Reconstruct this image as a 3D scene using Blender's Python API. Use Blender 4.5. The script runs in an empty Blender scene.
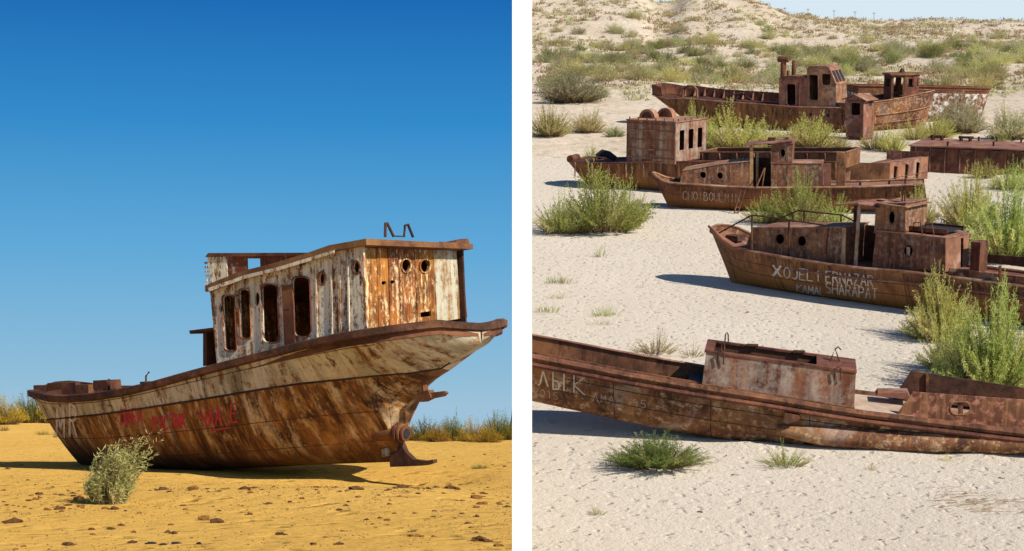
import bpy, bmesh, math, random
from mathutils import Vector as V, Matrix, noise
from mathutils.geometry import delaunay_2d_cdt
from mathutils.bvhtree import BVHTree
R = random.Random(7)
S = bpy.context.scene
C = S.collection
# ------------------------------------------------------------------ camera, sky, sun
FP, CX, HY, EYE = 1800.0, 512.0, 405.0, 1.6          # focal length in px, principal column, eye-level row, eye height
cd = bpy.data.cameras.new('camera'); cam = bpy.data.objects.new('camera', cd); C.objects.link(cam)
cam.location = (0, 0, EYE); cam.rotation_euler = (math.pi/2, 0, 0)
cd.sensor_width = 36; cd.lens = FP/1024*36; cd.shift_y = (HY-275.5)/1024
cd.clip_start = .1; cd.clip_end = 8000
S.camera = cam
S.render.engine = 'CYCLES'
S.view_settings.view_transform = 'Standard'; S.view_settings.look = 'None'
S.view_settings.gamma = 1; S.view_settings.exposure = 0.2
SUN = V((.60, -.56, .575)).normalized()
sl = bpy.data.lights.new('sun', 'SUN'); so = bpy.data.objects.new('sun', sl); C.objects.link(so)
sl.energy = 4.8; sl.angle = math.radians(.5); sl.color = (1, .93, .82)
so.rotation_euler = SUN.to_track_quat('Z', 'Y').to_euler(); so.location = (30, -20, 40)
W = bpy.data.worlds.new('World'); S.world = W; W.use_nodes = True
def world():
    nt = W.node_tree; nt.nodes.clear(); N = nt.nodes.new; L = nt.links.new
    out = N('ShaderNodeOutputWorld'); bg = N('ShaderNodeBackground'); L(bg.outputs[0], out.inputs[0])
    sky = N('ShaderNodeTexSky'); sky.sky_type = 'NISHITA'; sky.sun_disc = False
    sky.sun_elevation = math.asin(SUN.z); sky.sun_rotation = math.atan2(SUN.x, SUN.y)
    sky.dust_density = .4; sky.ozone_density = 3
    tc = N('ShaderNodeTexCoord'); sp = N('ShaderNodeSeparateXYZ'); L(tc.outputs['Generated'], sp.inputs[0])
    rp = N('ShaderNodeValToRGB'); L(sp.outputs[2], rp.inputs[0]); cr = rp.color_ramp
    stops = [(0, (.32, .52, .68)), (.018, (.25, .48, .67)), (.085, (.105, .375, .66)), (.155, (.024, .24, .57)), (.225, (.003, .125, .43)), (.4, (.003, .085, .31)), (1, (.003, .045, .2))]
    for i, (p, c) in enumerate(stops):
        e = cr.elements[i] if i < 2 else cr.elements.new(p)
        e.position = p; e.color = (*c, 1)
    mx = N('ShaderNodeMix'); mx.data_type = 'RGBA'; mx.inputs[0].default_value = .03     # a little of the physical sky everywhere
    sc = N('ShaderNodeVectorMath'); sc.operation = 'SCALE'; sc.inputs['Scale'].default_value = .10
    L(sky.outputs[0], sc.inputs[0]); L(rp.outputs[0], mx.inputs[6]); L(sc.outputs[0], mx.inputs[7])
    # pale hazy sunward side of the sky (right of the view), fading upwards
    m1 = N('ShaderNodeMapRange'); m1.interpolation_type = 'SMOOTHSTEP'; L(sp.outputs[0], m1.inputs[0]); m1.inputs[1].default_value = 0.0; m1.inputs[2].default_value = .07
    m2 = N('ShaderNodeMapRange'); m2.interpolation_type = 'SMOOTHSTEP'; L(sp.outputs[2], m2.inputs[0]); m2.inputs[1].default_value = .24; m2.inputs[2].default_value = .7; m2.inputs[3].default_value = 1; m2.inputs[4].default_value = 0
    mm = N('ShaderNodeMath'); mm.operation = 'MULTIPLY'; L(m1.outputs[0], mm.inputs[0]); L(m2.outputs[0], mm.inputs[1])
    mz = N('ShaderNodeMix'); mz.data_type = 'RGBA'; L(mm.outputs[0], mz.inputs[0]); L(mx.outputs[2], mz.inputs[6]); mz.inputs[7].default_value = (.66, .78, .87, 1)
    L(mz.outputs[2], bg.inputs[0]); bg.inputs[1].default_value = .9
world()
# ------------------------------------------------------------------ projection helpers: a pixel of the photograph names a ray; points are placed at their own distance
TAN = (HY+30)/FP; KD = 24.0; TH = math.atan(TAN)
def proj(p): return (CX+FP*p.x/p.y, HY-FP*(p.z-EYE)/p.y)
def ray(px, py): return V(((px-CX)/FP, 1, (HY-py)/FP))
ORG = V((0, 0, EYE))
def slope_pt(px, py):
    d = FP*KD/(py+30); return ORG+ray(px, py)*d
def lerp_tab(tab, x):
    n = len(tab)
    if n == 1: return tab[0][1]
    for i in range(n-1):
        if x <= tab[i+1][0] or i == n-2:
            (a, b), (c, d) = tab[i], tab[i+1]
            return b+(d-b)*(x-a)/(c-a)
def ctab(tab, x): return lerp_tab(tab, min(max(x, tab[0][0]), tab[-1][0]))
def sstep(a, b, x):
    t = min(max((x-a)/(b-a), 0), 1); return t*t*(3-2*t)
class Frame:
    def __init__(s, o, ex, ey, ez): s.o, s.ex, s.ey, s.ez = o, ex, ey, ez
    def w(s, l): return s.o+s.ex*l[0]+s.ey*l[1]+s.ez*l[2]
    def l(s, w):
        d = w-s.o; return V((d.dot(s.ex), d.dot(s.ey), d.dot(s.ez)))
    def lray(s, px, py):
        r = ray(px, py); return s.l(ORG), V((r.dot(s.ex), r.dot(s.ey), r.dot(s.ez)))
    def at(s, px, py, ax, val):                       # local point where the pixel's ray meets the plane local[ax] = val
        o, r = s.lray(px, py); return o+r*((val-o[ax])/r[ax])
    def atp(s, px, py, p, n):
        o, r = s.lray(px, py); return o+r*((p-o).dot(n)/r.dot(n))
    def px(s, l): return proj(s.w(l))
    def mat(s):
        m = Matrix.Identity(4)
        for i, a in enumerate((s.ex, s.ey, s.ez)):
            for k in range(3): m[k][i] = a[k]
        for k in range(3): m[k][3] = s.o[k]
        return m
def slope_frame(p0, p1, shift=0.0):
    a, b = slope_pt(*p0), slope_pt(*p1)
    ex = (b-a).normalized(); ez = V((0, -math.sin(TH), math.cos(TH))); ey = ez.cross(ex)
    return Frame(a+ey*shift, ex, ey, ez)
# ------------------------------------------------------------------ mesh helpers
def tag(o, label=None, cat=None, group=None, kind=None):
    for k, v in (('label', label), ('category', cat), ('group', group), ('kind', kind)):
        if v: o[k] = v
    return o
class MB:
    def __init__(s): s.v, s.f = [], []
    def add(s, vs, fs):
        b = len(s.v); s.v += [tuple(p) for p in vs]; s.f += [tuple(i+b for i in q) for q in fs]; return s
    def box(s, a, b):
        x0, y0, z0 = a; x1, y1, z1 = b
        return s.add([(x0,y0,z0),(x1,y0,z0),(x1,y1,z0),(x0,y1,z0),(x0,y0,z1),(x1,y0,z1),(x1,y1,z1),(x0,y1,z1)],
              [(3,2,1,0),(4,5,6,7),(0,1,5,4),(1,2,6,5),(2,3,7,6),(3,0,4,7)])
    def prism(s, outer, holes, off):                  # flat outline with holes, given thickness by the vector off
        loops = [outer]+list(holes); pts = [V(p) for l in loops for p in l]; n = len(pts); off = V(off)
        fs = []
        nrm = V((0, 0, 0)); o0 = [V(p) for p in outer]
        for i in range(len(o0)): nrm += (o0[i]-o0[0]).cross(o0[(i+1) % len(o0)]-o0[0])
        nrm.normalize(); u = nrm.cross(V((0, 0, 1)) if abs(nrm.z) < .8 else V((1, 0, 0))).normalized(); w = nrm.cross(u)
        p2 = [V(((p-o0[0]).dot(u), (p-o0[0]).dot(w))) for p in pts]; ed = []; k = 0; l2 = []
        for l in loops:
            m = len(l); ed += [(k+i, k+(i+1) % m) for i in range(m)]; l2.append(p2[k:k+m]); k += m
        def inside(q, lp):
            c = False
            for i in range(len(lp)):
                a, b = lp[i], lp[i-1]
                if (a.y > q.y) != (b.y > q.y) and q.x < (b.x-a.x)*(q.y-a.y)/(b.y-a.y)+a.x: c = not c
            return c
        vo_, eo_, fo_, ov, oe_, of_ = delaunay_2d_cdt(p2, ed, [], 0, 1e-7)
        for t in fo_:
            c = sum((vo_[i] for i in t), V((0, 0)))/len(t)
            if inside(c, l2[0]) and not any(inside(c, h) for h in l2[1:]) and all(ov[i] for i in t):
                t = [ov[i][0] for i in t]; fs += [tuple(t), tuple(i+n for i in reversed(t))]
        k = 0
        for l in loops:
            m = len(l)
            for i in range(m):
                a, b = k+i, k+(i+1) % m; fs.append((a, b, b+n, a+n))
            k += m
        return s.add(pts+[p+off for p in pts], fs)
    def tube(s, path, r, n=6, cap=True):
        path = [V(p) for p in path]; rings = []
        rs = r if isinstance(r, (list, tuple)) else [r]*len(path)
        for i, p in enumerate(path):
            d = (path[min(i+1, len(path)-1)]-path[max(i-1, 0)]).normalized()
            u = d.cross(V((0, 0, 1)) if abs(d.z) < .9 else V((1, 0, 0))).normalized(); w = d.cross(u)
            rings.append([p+(u*math.cos(2*math.pi*k/n)+w*math.sin(2*math.pi*k/n))*rs[i] for k in range(n)])
        fs = [(i*n+k, i*n+(k+1) % n, (i+1)*n+(k+1) % n, (i+1)*n+k) for i in range(len(path)-1) for k in range(n)]
        if cap: fs += [tuple(range(n)), tuple((len(path)-1)*n+k for k in range(n))]
        return s.add([p for q in rings for p in q], fs)
    def grid(s, rows):
        m = len(rows[0]); fs = [(i*m+j, i*m+j+1, (i+1)*m+j+1, (i+1)*m+j) for i in range(len(rows)-1) for j in range(m-1)]
        return s.add([p for r in rows for p in r], fs)
    def build(s, name, mat, parent=None, smooth=False, fix=True):
        me = bpy.data.meshes.new(name); me.from_pydata(s.v, [], s.f); me.validate()
        if fix:
            bm = bmesh.new(); bm.from_mesh(me); bmesh.ops.recalc_face_normals(bm, faces=bm.faces); bm.to_mesh(me); bm.free()
        if mat: me.materials.append(mat)
        if smooth:
            for p in me.polygons: p.use_smooth = True
            me.set_sharp_from_angle(angle=math.radians(38))
        o = bpy.data.objects.new(name, me); C.objects.link(o)
        if parent is not None: o.parent = parent
        return o
def ell(cx, cy, rx, ry, n=14): return [(cx+rx*math.cos(2*math.pi*k/n), cy+ry*math.sin(2*math.pi*k/n)) for k in range(n)]
def rrect(x0, y0, x1, y1, r=2.0, sl=0.0, n=3):        # rounded window outline; sl = how far the top leans
    out = []
    for cx, cy, a0 in ((x1-r, y1-r, 0), (x0+r, y1-r, 90), (x0+r, y0+r, 180), (x1-r, y0+r, 270)):
        for k in range(n+1):
            a = math.radians(a0+90*k/n); x = cx+r*math.cos(a); y = cy+r*math.sin(a)
            out.append((x+sl*(y1-y)/(y1-y0), y))
    return out
# ------------------------------------------------------------------ materials
def mat_base(name):
    m = bpy.data.materials.new(name); m.use_nodes = True; nt = m.node_tree; nt.nodes.clear()
    out = nt.nodes.new('ShaderNodeOutputMaterial'); return m, nt, out
def nz(nt, vec, scale, detail=6, rough=.6, stretch=None, dist=0.0):
    if stretch:
        mp = nt.nodes.new('ShaderNodeMapping'); mp.inputs['Scale'].default_value = stretch; nt.links.new(vec, mp.inputs[0]); vec = mp.outputs[0]
    n = nt.nodes.new('ShaderNodeTexNoise'); n.inputs['Scale'].default_value = scale; n.inputs['Detail'].default_value = detail
    n.inputs['Roughness'].default_value = rough; n.inputs['Distortion'].default_value = dist
    nt.links.new(vec, n.inputs['Vector']); return n.outputs['Fac']
def rng(nt, v, a, b, c=0.0, d=1.0):
    m = nt.nodes.new('ShaderNodeMapRange'); nt.links.new(v, m.inputs[0])
    for i, q in enumerate((a, b, c, d)): m.inputs[i+1].default_value = q
    return m.outputs[0]
def mixc(nt, f, a, b):
    m = nt.nodes.new('ShaderNodeMix'); m.data_type = 'RGBA'
    if isinstance(f, float): m.inputs[0].default_value = f
    else: nt.links.new(f, m.inputs[0])
    for i, q in ((6, a), (7, b)):
        if isinstance(q, tuple): m.inputs[i].default_value = (*q, 1)
        else: nt.links.new(q, m.inputs[i])
    return m.outputs[2]
def mth(nt, op, a, b):
    m = nt.nodes.new('ShaderNodeMath'); m.operation = op; m.use_clamp = True
    for i, q in enumerate((a, b)):
        if isinstance(q, (int, float)): m.inputs[i].default_value = q
        else: nt.links.new(q, m.inputs[i])
    return m.outputs[0]
def rust(name, dark=(.055, .022, .014), mid=(.17, .062, .03), hot=(.33, .115, .035), paint=None, cover=.5, sc=1.0, streak=.6, hotamt=.5, bump=.3, edge=.06, second=None, cover2=.4, vert=0.0, low=None, ysc=None, soot=0.0, pale=None):
    m, nt, out = mat_base(name); L = nt.links.new
    tc = nt.nodes.new('ShaderNodeTexCoord'); oi = nt.nodes.new('ShaderNodeObjectInfo')
    ad = nt.nodes.new('ShaderNodeVectorMath'); ad.operation = 'MULTIPLY_ADD'; ad.inputs[1].default_value = (1, 1, 1)
    L(tc.outputs['Object'], ad.inputs[0])
    cmb = nt.nodes.new('ShaderNodeCombineXYZ'); L(mth(nt, 'MULTIPLY', oi.outputs['Random'], 1.0), cmb.inputs[0])
    sc_ = nt.nodes.new('ShaderNodeVectorMath'); sc_.operation = 'SCALE'; sc_.inputs['Scale'].default_value = 37; L(cmb.outputs[0], sc_.inputs[0]); L(sc_.outputs[0], ad.inputs[2])
    v = ad.outputs[0]; v0 = v
    if vert:
        mp = nt.nodes.new('ShaderNodeMapping'); mp.inputs['Scale'].default_value = (1+vert, ysc if ysc else 1+vert, 1/(1+vert)); L(v, mp.inputs[0]); v = mp.outputs[0]
    n1 = nz(nt, v, 1.1*sc, 8, .65); n2 = nz(nt, v, 3.4*sc, 8, .7); st = nz(nt, v, 1.0*sc, 7, .62, (3.2, 3.2, .32)); fine = nz(nt, v, 17*sc, 4, .7)
    c = mixc(nt, rng(nt, n1, .38, .62), dark, mid)
    c = mixc(nt, mth(nt, 'MULTIPLY', rng(nt, n2, .5, .68), hotamt), c, hot)
    big = nz(nt, v0, .33*sc, 4, .55)
    c = mixc(nt, mth(nt, 'MULTIPLY', rng(nt, big, .52, .66), .55), c, dark)
    c = mixc(nt, mth(nt, 'MULTIPLY', rng(nt, big, .47, .36), .5), c, hot)
    if pale: c = mixc(nt, mth(nt, 'MULTIPLY', rng(nt, nz(nt, v0, .55*sc, 7, .7, None, .6), .53, .62), .7), c, pale)
    if paint:
        a = nt.nodes.new('ShaderNodeMix'); a.inputs[0].default_value = streak; L(n2, a.inputs[2]); L(st, a.inputs[3])
        b = nt.nodes.new('ShaderNodeMix'); b.inputs[0].default_value = .22; L(a.outputs[0], b.inputs[2]); L(fine, b.inputs[3])
        th = .66-.32*cover
        k = rng(nt, b.outputs[0], th-edge*.5, th+edge)
        pc = paint
        if second: pc = mixc(nt, rng(nt, nz(nt, v, .8*sc, 5, .6), .62-.3*cover2, .72-.3*cover2), paint, second)
        c = mixc(nt, k, c, pc)
        # thin rust stain bleeding over the paint
        c = mixc(nt, mth(nt, 'MULTIPLY', rng(nt, nz(nt, v, 1.6*sc, 6, .6, (5, 5, .25)), .5, .68), .55), c, hot)
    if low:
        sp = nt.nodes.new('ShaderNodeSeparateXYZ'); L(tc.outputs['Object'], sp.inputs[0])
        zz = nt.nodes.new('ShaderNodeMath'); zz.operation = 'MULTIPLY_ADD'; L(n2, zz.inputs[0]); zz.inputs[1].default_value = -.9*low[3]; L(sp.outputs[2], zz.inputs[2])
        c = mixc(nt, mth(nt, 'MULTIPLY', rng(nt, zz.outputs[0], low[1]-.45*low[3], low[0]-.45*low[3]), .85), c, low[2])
    if soot: c = mixc(nt, mth(nt, 'MULTIPLY', rng(nt, nz(nt, v0, .9*sc, 6, .65, (2.6, ysc or 2.6, .22)), .55, .66), soot), c, tuple(q*.45 for q in dark))
    c = mixc(nt, mth(nt, 'MULTIPLY', rng(nt, fine, .56, .74), .5), c, dark)
    hv = nt.nodes.new('ShaderNodeHueSaturation'); L(c, hv.inputs['Color']); L(rng(nt, oi.outputs['Random'], 0, 1, .82, 1.2), hv.inputs['Value']); L(rng(nt, oi.outputs['Random'], 0, 1, .49, .512), hv.inputs['Hue']); c = hv.outputs[0]
    bs = nt.nodes.new('ShaderNodeBsdfPrincipled'); L(c, bs.inputs['Base Color']); bs.inputs['Roughness'].default_value = .82
    bs.inputs['Specular IOR Level'].default_value = .25
    bp = nt.nodes.new('ShaderNodeBump'); bp.inputs['Strength'].default_value = bump; bp.inputs['Distance'].default_value = .05
    hs = nt.nodes.new('ShaderNodeMix'); hs.inputs[0].default_value = .4; L(n2, hs.inputs[2]); L(fine, hs.inputs[3])
    ha = nt.nodes.new('ShaderNodeMath'); ha.operation = 'MULTIPLY_ADD'; L(nz(nt, v0, .9*sc, 2, .5), ha.inputs[0]); ha.inputs[1].default_value = 2.2; L(hs.outputs[0], ha.inputs[2]); L(ha.outputs[0], bp.inputs['Height'])
    L(bp.outputs[0], bs.inputs['Normal']); L(bs.outputs[0], out.inputs[0]); return m
def plain(name, col, var=.25, sc=6.0, rough=.85):
    m, nt, out = mat_base(name); L = nt.links.new; tc = nt.nodes.new('ShaderNodeTexCoord')
    n = nz(nt, tc.outputs['Object'], sc, 6, .65)
    c = mixc(nt, rng(nt, n, .3, .7), tuple(q*(1-var) for q in col), tuple(min(1, q*(1+var)) for q in col))
    bs = nt.nodes.new('ShaderNodeBsdfPrincipled'); L(c, bs.inputs['Base Color']); bs.inputs['Roughness'].default_value = rough
    bs.inputs['Specular IOR Level'].default_value = .2
    L(bs.outputs[0], out.inputs[0]); return m
def leafy(name, a, b, dry=None):
    m, nt, out = mat_base(name); L = nt.links.new; tc = nt.nodes.new('ShaderNodeTexCoord'); oi = nt.nodes.new('ShaderNodeObjectInfo')
    n = nz(nt, tc.outputs['Object'], 3.5, 5, .7)
    c = mixc(nt, rng(nt, n, .34, .66), a, b)
    if dry: c = mixc(nt, rng(nt, nz(nt, tc.outputs['Object'], 2.1, 4, .6), .52, .66), c, dry)
    hs = nt.nodes.new('ShaderNodeHueSaturation'); L(c, hs.inputs['Color']); L(rng(nt, oi.outputs['Random'], 0, 1, .75, 1.25), hs.inputs['Value'])
    L(rng(nt, oi.outputs['Random'], 0, 1, .485, .515), hs.inputs['Hue'])
    d = nt.nodes.new('ShaderNodeBsdfDiffuse'); t = nt.nodes.new('ShaderNodeBsdfTranslucent'); ms = nt.nodes.new('ShaderNodeMixShader'); ms.inputs[0].default_value = .42
    L(hs.outputs[0], d.inputs[0]); L(hs.outputs[0], t.inputs[0]); L(d.outputs[0], ms.inputs[1]); L(t.outputs[0], ms.inputs[2]); L(ms.outputs[0], out.inputs[0]); return m
def sand(name, a, b, c2, dents, fine, bumpd, prints=.5):
    m, nt, out = mat_base(name); L = nt.links.new; tc = nt.nodes.new('ShaderNodeTexCoord'); v = tc.outputs['Object']
    n0 = nz(nt, v, .06, 5, .6); n1 = nz(nt, v, dents, 5, .6); n2 = nz(nt, v, fine, 6, .7)
    c = mixc(nt, rng(nt, n0, .35, .65), a, b)
    c = mixc(nt, mth(nt, 'MULTIPLY', rng(nt, n2, .5, .72), .45), c, c2)
    vo = nt.nodes.new('ShaderNodeTexVoronoi'); vo.feature = 'SMOOTH_F1'; vo.inputs['Scale'].default_value = dents*1.15; vo.inputs['Smoothness'].default_value = .45
    vo.inputs['Randomness'].default_value = 1
    dv = nt.nodes.new('ShaderNodeVectorMath'); dv.operation = 'ADD'; nn = nt.nodes.new('ShaderNodeTexNoise'); nn.inputs['Scale'].default_value = dents*.9; L(v, nn.inputs['Vector'])
    L(v, dv.inputs[0]); L(nn.outputs['Color'], dv.inputs[1]); L(dv.outputs[0], vo.inputs['Vector'])
    h = nt.nodes.new('ShaderNodeMath'); h.operation = 'MULTIPLY_ADD'; L(rng(nt, vo.outputs['Distance'], .0, .36), h.inputs[0]); h.inputs[1].default_value = prints; 
    h2 = nt.nodes.new('ShaderNodeMath'); h2.operation = 'MULTIPLY_ADD'; L(n1, h2.inputs[0]); h2.inputs[1].default_value = .9; h2.inputs[2].default_value = 0
    L(h2.outputs[0], h.inputs[2])
    h3 = nt.nodes.new('ShaderNodeMath'); h3.operation = 'MULTIPLY_ADD'; L(n2, h3.inputs[0]); h3.inputs[1].default_value = .35; L(h.outputs[0], h3.inputs[2])
    bp = nt.nodes.new('ShaderNodeBump'); bp.inputs['Strength'].default_value = 1; bp.inputs['Distance'].default_value = bumpd; L(h3.outputs[0], bp.inputs['Height'])
    bs = nt.nodes.new('ShaderNodeBsdfDiffuse'); bs.inputs['Roughness'].default_value = .6; L(c, bs.inputs[0]); L(bp.outputs[0], bs.inputs['Normal']); L(bs.outputs[0], out.inputs[0]); return m
M = {}
M['sandL'] = sand('ochre_sand', (.57, .335, .076), (.63, .385, .10), (.42, .215, .035), 1.3, 7, .2, .6)
M['sandR'] = sand('pale_sand', (.57, .50, .405), (.605, .535, .44), (.50, .425, .325), 1.25, 5, .19, .7)
M['sandF'] = sand('dune_sand', (.52, .43, .32), (.61, .52, .41), (.35, .235, .14), .3, .55, .9, .5)
M['white'] = plain('white_paint', (.9, .9, .9), .01, 3, .6)
M['cream'] = rust('cream_paint_rusting', dark=(.06, .024, .012), mid=(.29, .10, .03), hot=(.48, .19, .04), paint=(.86, .77, .58), cover=.60, sc=1.5, streak=.5, hotamt=.7, second=(.72, .64, .48), vert=.3, soot=.35, edge=.04)
M['creamred'] = rust('red_rust_with_cream', dark=(.10, .035, .02), mid=(.28, .08, .03), hot=(.38, .13, .04), paint=(.72, .62, .46), cover=.34, sc=1.5, streak=.4, hotamt=.6)
M['creamend'] = rust('cream_paint_mostly_rusted', dark=(.07, .022, .010), mid=(.31, .085, .02), hot=(.54, .20, .035), paint=(.80, .62, .35), cover=.37, sc=1.9, streak=.45, hotamt=.8, vert=.25, soot=.4, edge=.05)
M['palepanel'] = rust('pale_grey_paint', dark=(.14, .06, .025), mid=(.38, .16, .045), hot=(.48, .26, .08), paint=(.52, .50, .38), cover=.58, sc=1.9, streak=.6, hotamt=.6)
M['topside'] = rust('topside_paint', dark=(.06, .025, .012), mid=(.27, .10, .03), hot=(.52, .23, .05), paint=(.68, .60, .43), cover=.66, sc=1.3, streak=.42, hotamt=.8, second=(.45, .40, .27), cover2=.5, vert=.35, ysc=.3, soot=.45, edge=.05)
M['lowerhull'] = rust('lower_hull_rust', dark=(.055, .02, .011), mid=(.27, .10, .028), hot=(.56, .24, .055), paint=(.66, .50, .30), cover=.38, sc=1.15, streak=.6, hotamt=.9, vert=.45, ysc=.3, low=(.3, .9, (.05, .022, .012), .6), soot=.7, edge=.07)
M['rustred'] = rust('red_rust', dark=(.08, .03, .017), mid=(.19, .072, .036), hot=(.30, .13, .05), sc=2.0, hotamt=.5)
M['railrust'] = rust('rail_rust', dark=(.045, .02, .013), mid=(.14, .055, .03), hot=(.26, .11, .045), sc=2.4, hotamt=.5, bump=.8)
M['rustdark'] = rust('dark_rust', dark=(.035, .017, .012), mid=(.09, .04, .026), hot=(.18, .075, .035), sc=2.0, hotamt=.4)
M['rust'] = rust('brown_rust', dark=(.07, .028, .019), mid=(.205, .08, .046), hot=(.36, .155, .066), sc=.8, hotamt=.6, vert=.3, soot=.6)
M['rusthull'] = rust('hull_rust', dark=(.07, .028, .019), mid=(.19, .074, .042), hot=(.36, .155, .06), paint=(.36, .24, .16), cover=.22, sc=.7, streak=.7, hotamt=.7, vert=.4, ysc=.1, low=(.4, 2.0, (.33, .14, .042), 1.0), soot=.65)
M['rustlite'] = rust('light_rust', dark=(.15, .065, .045), mid=(.28, .125, .08), hot=(.42, .20, .10), sc=1.1, hotamt=.5, pale=(.40, .27, .20))  # paler rust, partly painting in sunlight on roofs and decks
M['rustpaint'] = rust('rust_with_grey_paint', dark=(.085, .034, .022), mid=(.21, .085, .05), hot=(.37, .16, .066), paint=(.47, .42, .36), cover=.27, sc=.9, streak=.5, hotamt=.6, edge=.14, soot=.5)
M['rustpale'] = rust('rust_with_pale_scrapes', dark=(.06, .025, .017), mid=(.19, .075, .042), hot=(.40, .18, .07), paint=(.60, .42, .27), cover=.29, sc=.55, streak=.0, hotamt=.8, edge=.07, soot=.55, pale=(.34, .27, .23))
M['wing'] = rust('rust_with_red_primer', dark=(.08, .03, .02), mid=(.20, .075, .042), hot=(.42, .20, .09), paint=(.50, .20, .15), cover=.38, sc=.6, streak=.1, hotamt=.7, edge=.08)
M['hatch'] = rust('rusted_hatch_paint', dark=(.12, .045, .025), mid=(.29, .11, .05), hot=(.46, .22, .08), paint=(.58, .54, .44), cover=.50, sc=.42, streak=.5, hotamt=.8, edge=.14, soot=.3)
M['house'] = rust('deckhouse_rust', dark=(.15, .06, .032), mid=(.36, .155, .075), hot=(.50, .25, .10), paint=(.60, .50, .38), cover=.42, sc=.5, streak=.7, hotamt=.7, edge=.12, soot=.5)
M['whitehull'] = rust('white_paint_flaking', dark=(.08, .034, .023), mid=(.18, .08, .045), hot=(.33, .15, .07), paint=(.72, .70, .68), cover=.44, sc=.3, streak=.1, hotamt=.4, edge=.06)
M['deckpink'] = rust('sandy_deck', dark=(.32, .22, .165), mid=(.45, .33, .26), hot=(.52, .39, .30), sc=1.2, hotamt=.4, bump=.1)
M['redpaint'] = plain('red_graffiti_paint', (.52, .045, .075), .3, 9)
M['whitepaint'] = rust('white_graffiti_paint', mid=(.30, .18, .13), hot=(.36, .22, .14), dark=(.26, .15, .1), paint=(.66, .62, .58), cover=1.05, sc=2.2, streak=.3, hotamt=.3, bump=0, edge=.2)
M['chalk'] = rust('faded_graffiti_paint', mid=(.28, .15, .1), hot=(.32, .18, .11), dark=(.2, .1, .065), paint=(.50, .40, .34), cover=.85, sc=2.2, streak=.3, hotamt=.3, bump=0, edge=.2)
M['nobounce'] = plain('retaining_dark_no_bounce', (.10, .085, .07), .3, 1.5)  # dark colour chosen so the unseen retaining face bounces little sunlight
M['clod'] = plain('dark_clod', (.12, .055, .02), .5, 9)
M['clod2'] = plain('rusty_brown_clod', (.23, .10, .025), .5, 9)
M['char'] = plain('char_and_opening_black', (.025, .025, .03), .5, 9)  # charred debris and engine, also black painting in shade inside openings
M['twig'] = plain('dry_twig', (.38, .26, .14), .3, 9)
M['stem'] = plain('bush_stem', (.17, .11, .06), .3, 9)
M['pole'] = plain('grey_pole', (.2, .19, .18), .2, 2)
M['leafYG'] = leafy('yellow_green_foliage', (.43, .42, .10), (.61, .57, .19), (.64, .54, .25))
M['farYG'] = leafy('far_yellow_green_scrub', (.44, .42, .15), (.60, .55, .24), (.62, .53, .30))
M['farDark'] = leafy('far_darker_scrub', (.17, .20, .06), (.30, .31, .12), (.44, .38, .18))
M['farG'] = leafy('far_green_scrub', (.33, .34, .14), (.48, .46, .23), (.56, .49, .28))
M['leafG'] = leafy('green_foliage', (.32, .38, .09), (.52, .55, .16), (.60, .54, .22))
M['leafGrey'] = leafy('grey_green_foliage', (.40, .38, .20), (.55, .50, .29), (.60, .50, .31))
M['leafDry'] = leafy('straw_foliage', (.52, .44, .18), (.62, .52, .24), (.58, .46, .22))
M['leafBrown'] = leafy('dry_brown_scrub', (.40, .27, .15), (.50, .36, .21), (.40, .38, .18))
M['leafDeep'] = leafy('deep_green_foliage', (.15, .22, .05), (.32, .38, .11), (.46, .43, .18))
M['leafL'] = leafy('olive_gold_foliage', (.40, .28, .03), (.62, .43, .05), (.66, .42, .07))
M['leafL2'] = leafy('olive_green_foliage', (.14, .14, .025), (.28, .24, .04), (.42, .28, .045))
M['leafTumble'] = leafy('sage_foliage', (.36, .34, .12), (.54, .49, .21), (.60, .50, .24))
# ------------------------------------------------------------------ ground
PLX = .1
def zl(x, y):                                          # ochre plain
    n = noise.noise
    z = .05*n(V((x/3.1, y/3.1, 1)))+.025*n(V((x/1.1, y/1.1, 4)))+.10*n(V((x/11, y/11, 2)))
    ax, ay, bx, by = -8.0, 42.4, -3.2, 40.6             # hollow scoured by the wind beside the hull
    t = min(max(((x-ax)*(bx-ax)+(y-ay)*(by-ay))/((bx-ax)**2+(by-ay)**2), 0), 1)
    z -= (.08+.46*t)*math.exp(-((x-ax-t*(bx-ax))**2+(y-ay-t*(by-ay))**2)/9.0)
    z += .16*math.exp(-((x+3.2)/4)**2-((y-31)/2.2)**2)
    z += sstep(60, 150, y)*.25*n(V((x/30, y/30, 3)))
    d0 = 92+85*sstep(-8, -32, x); z -= .024*max(0, y-d0)*sstep(0, 25, y-d0)
    return z*sstep(0, -1.2, x-PLX) if y > 60 else z*sstep(0, -1.6, x-PLX)
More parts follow.
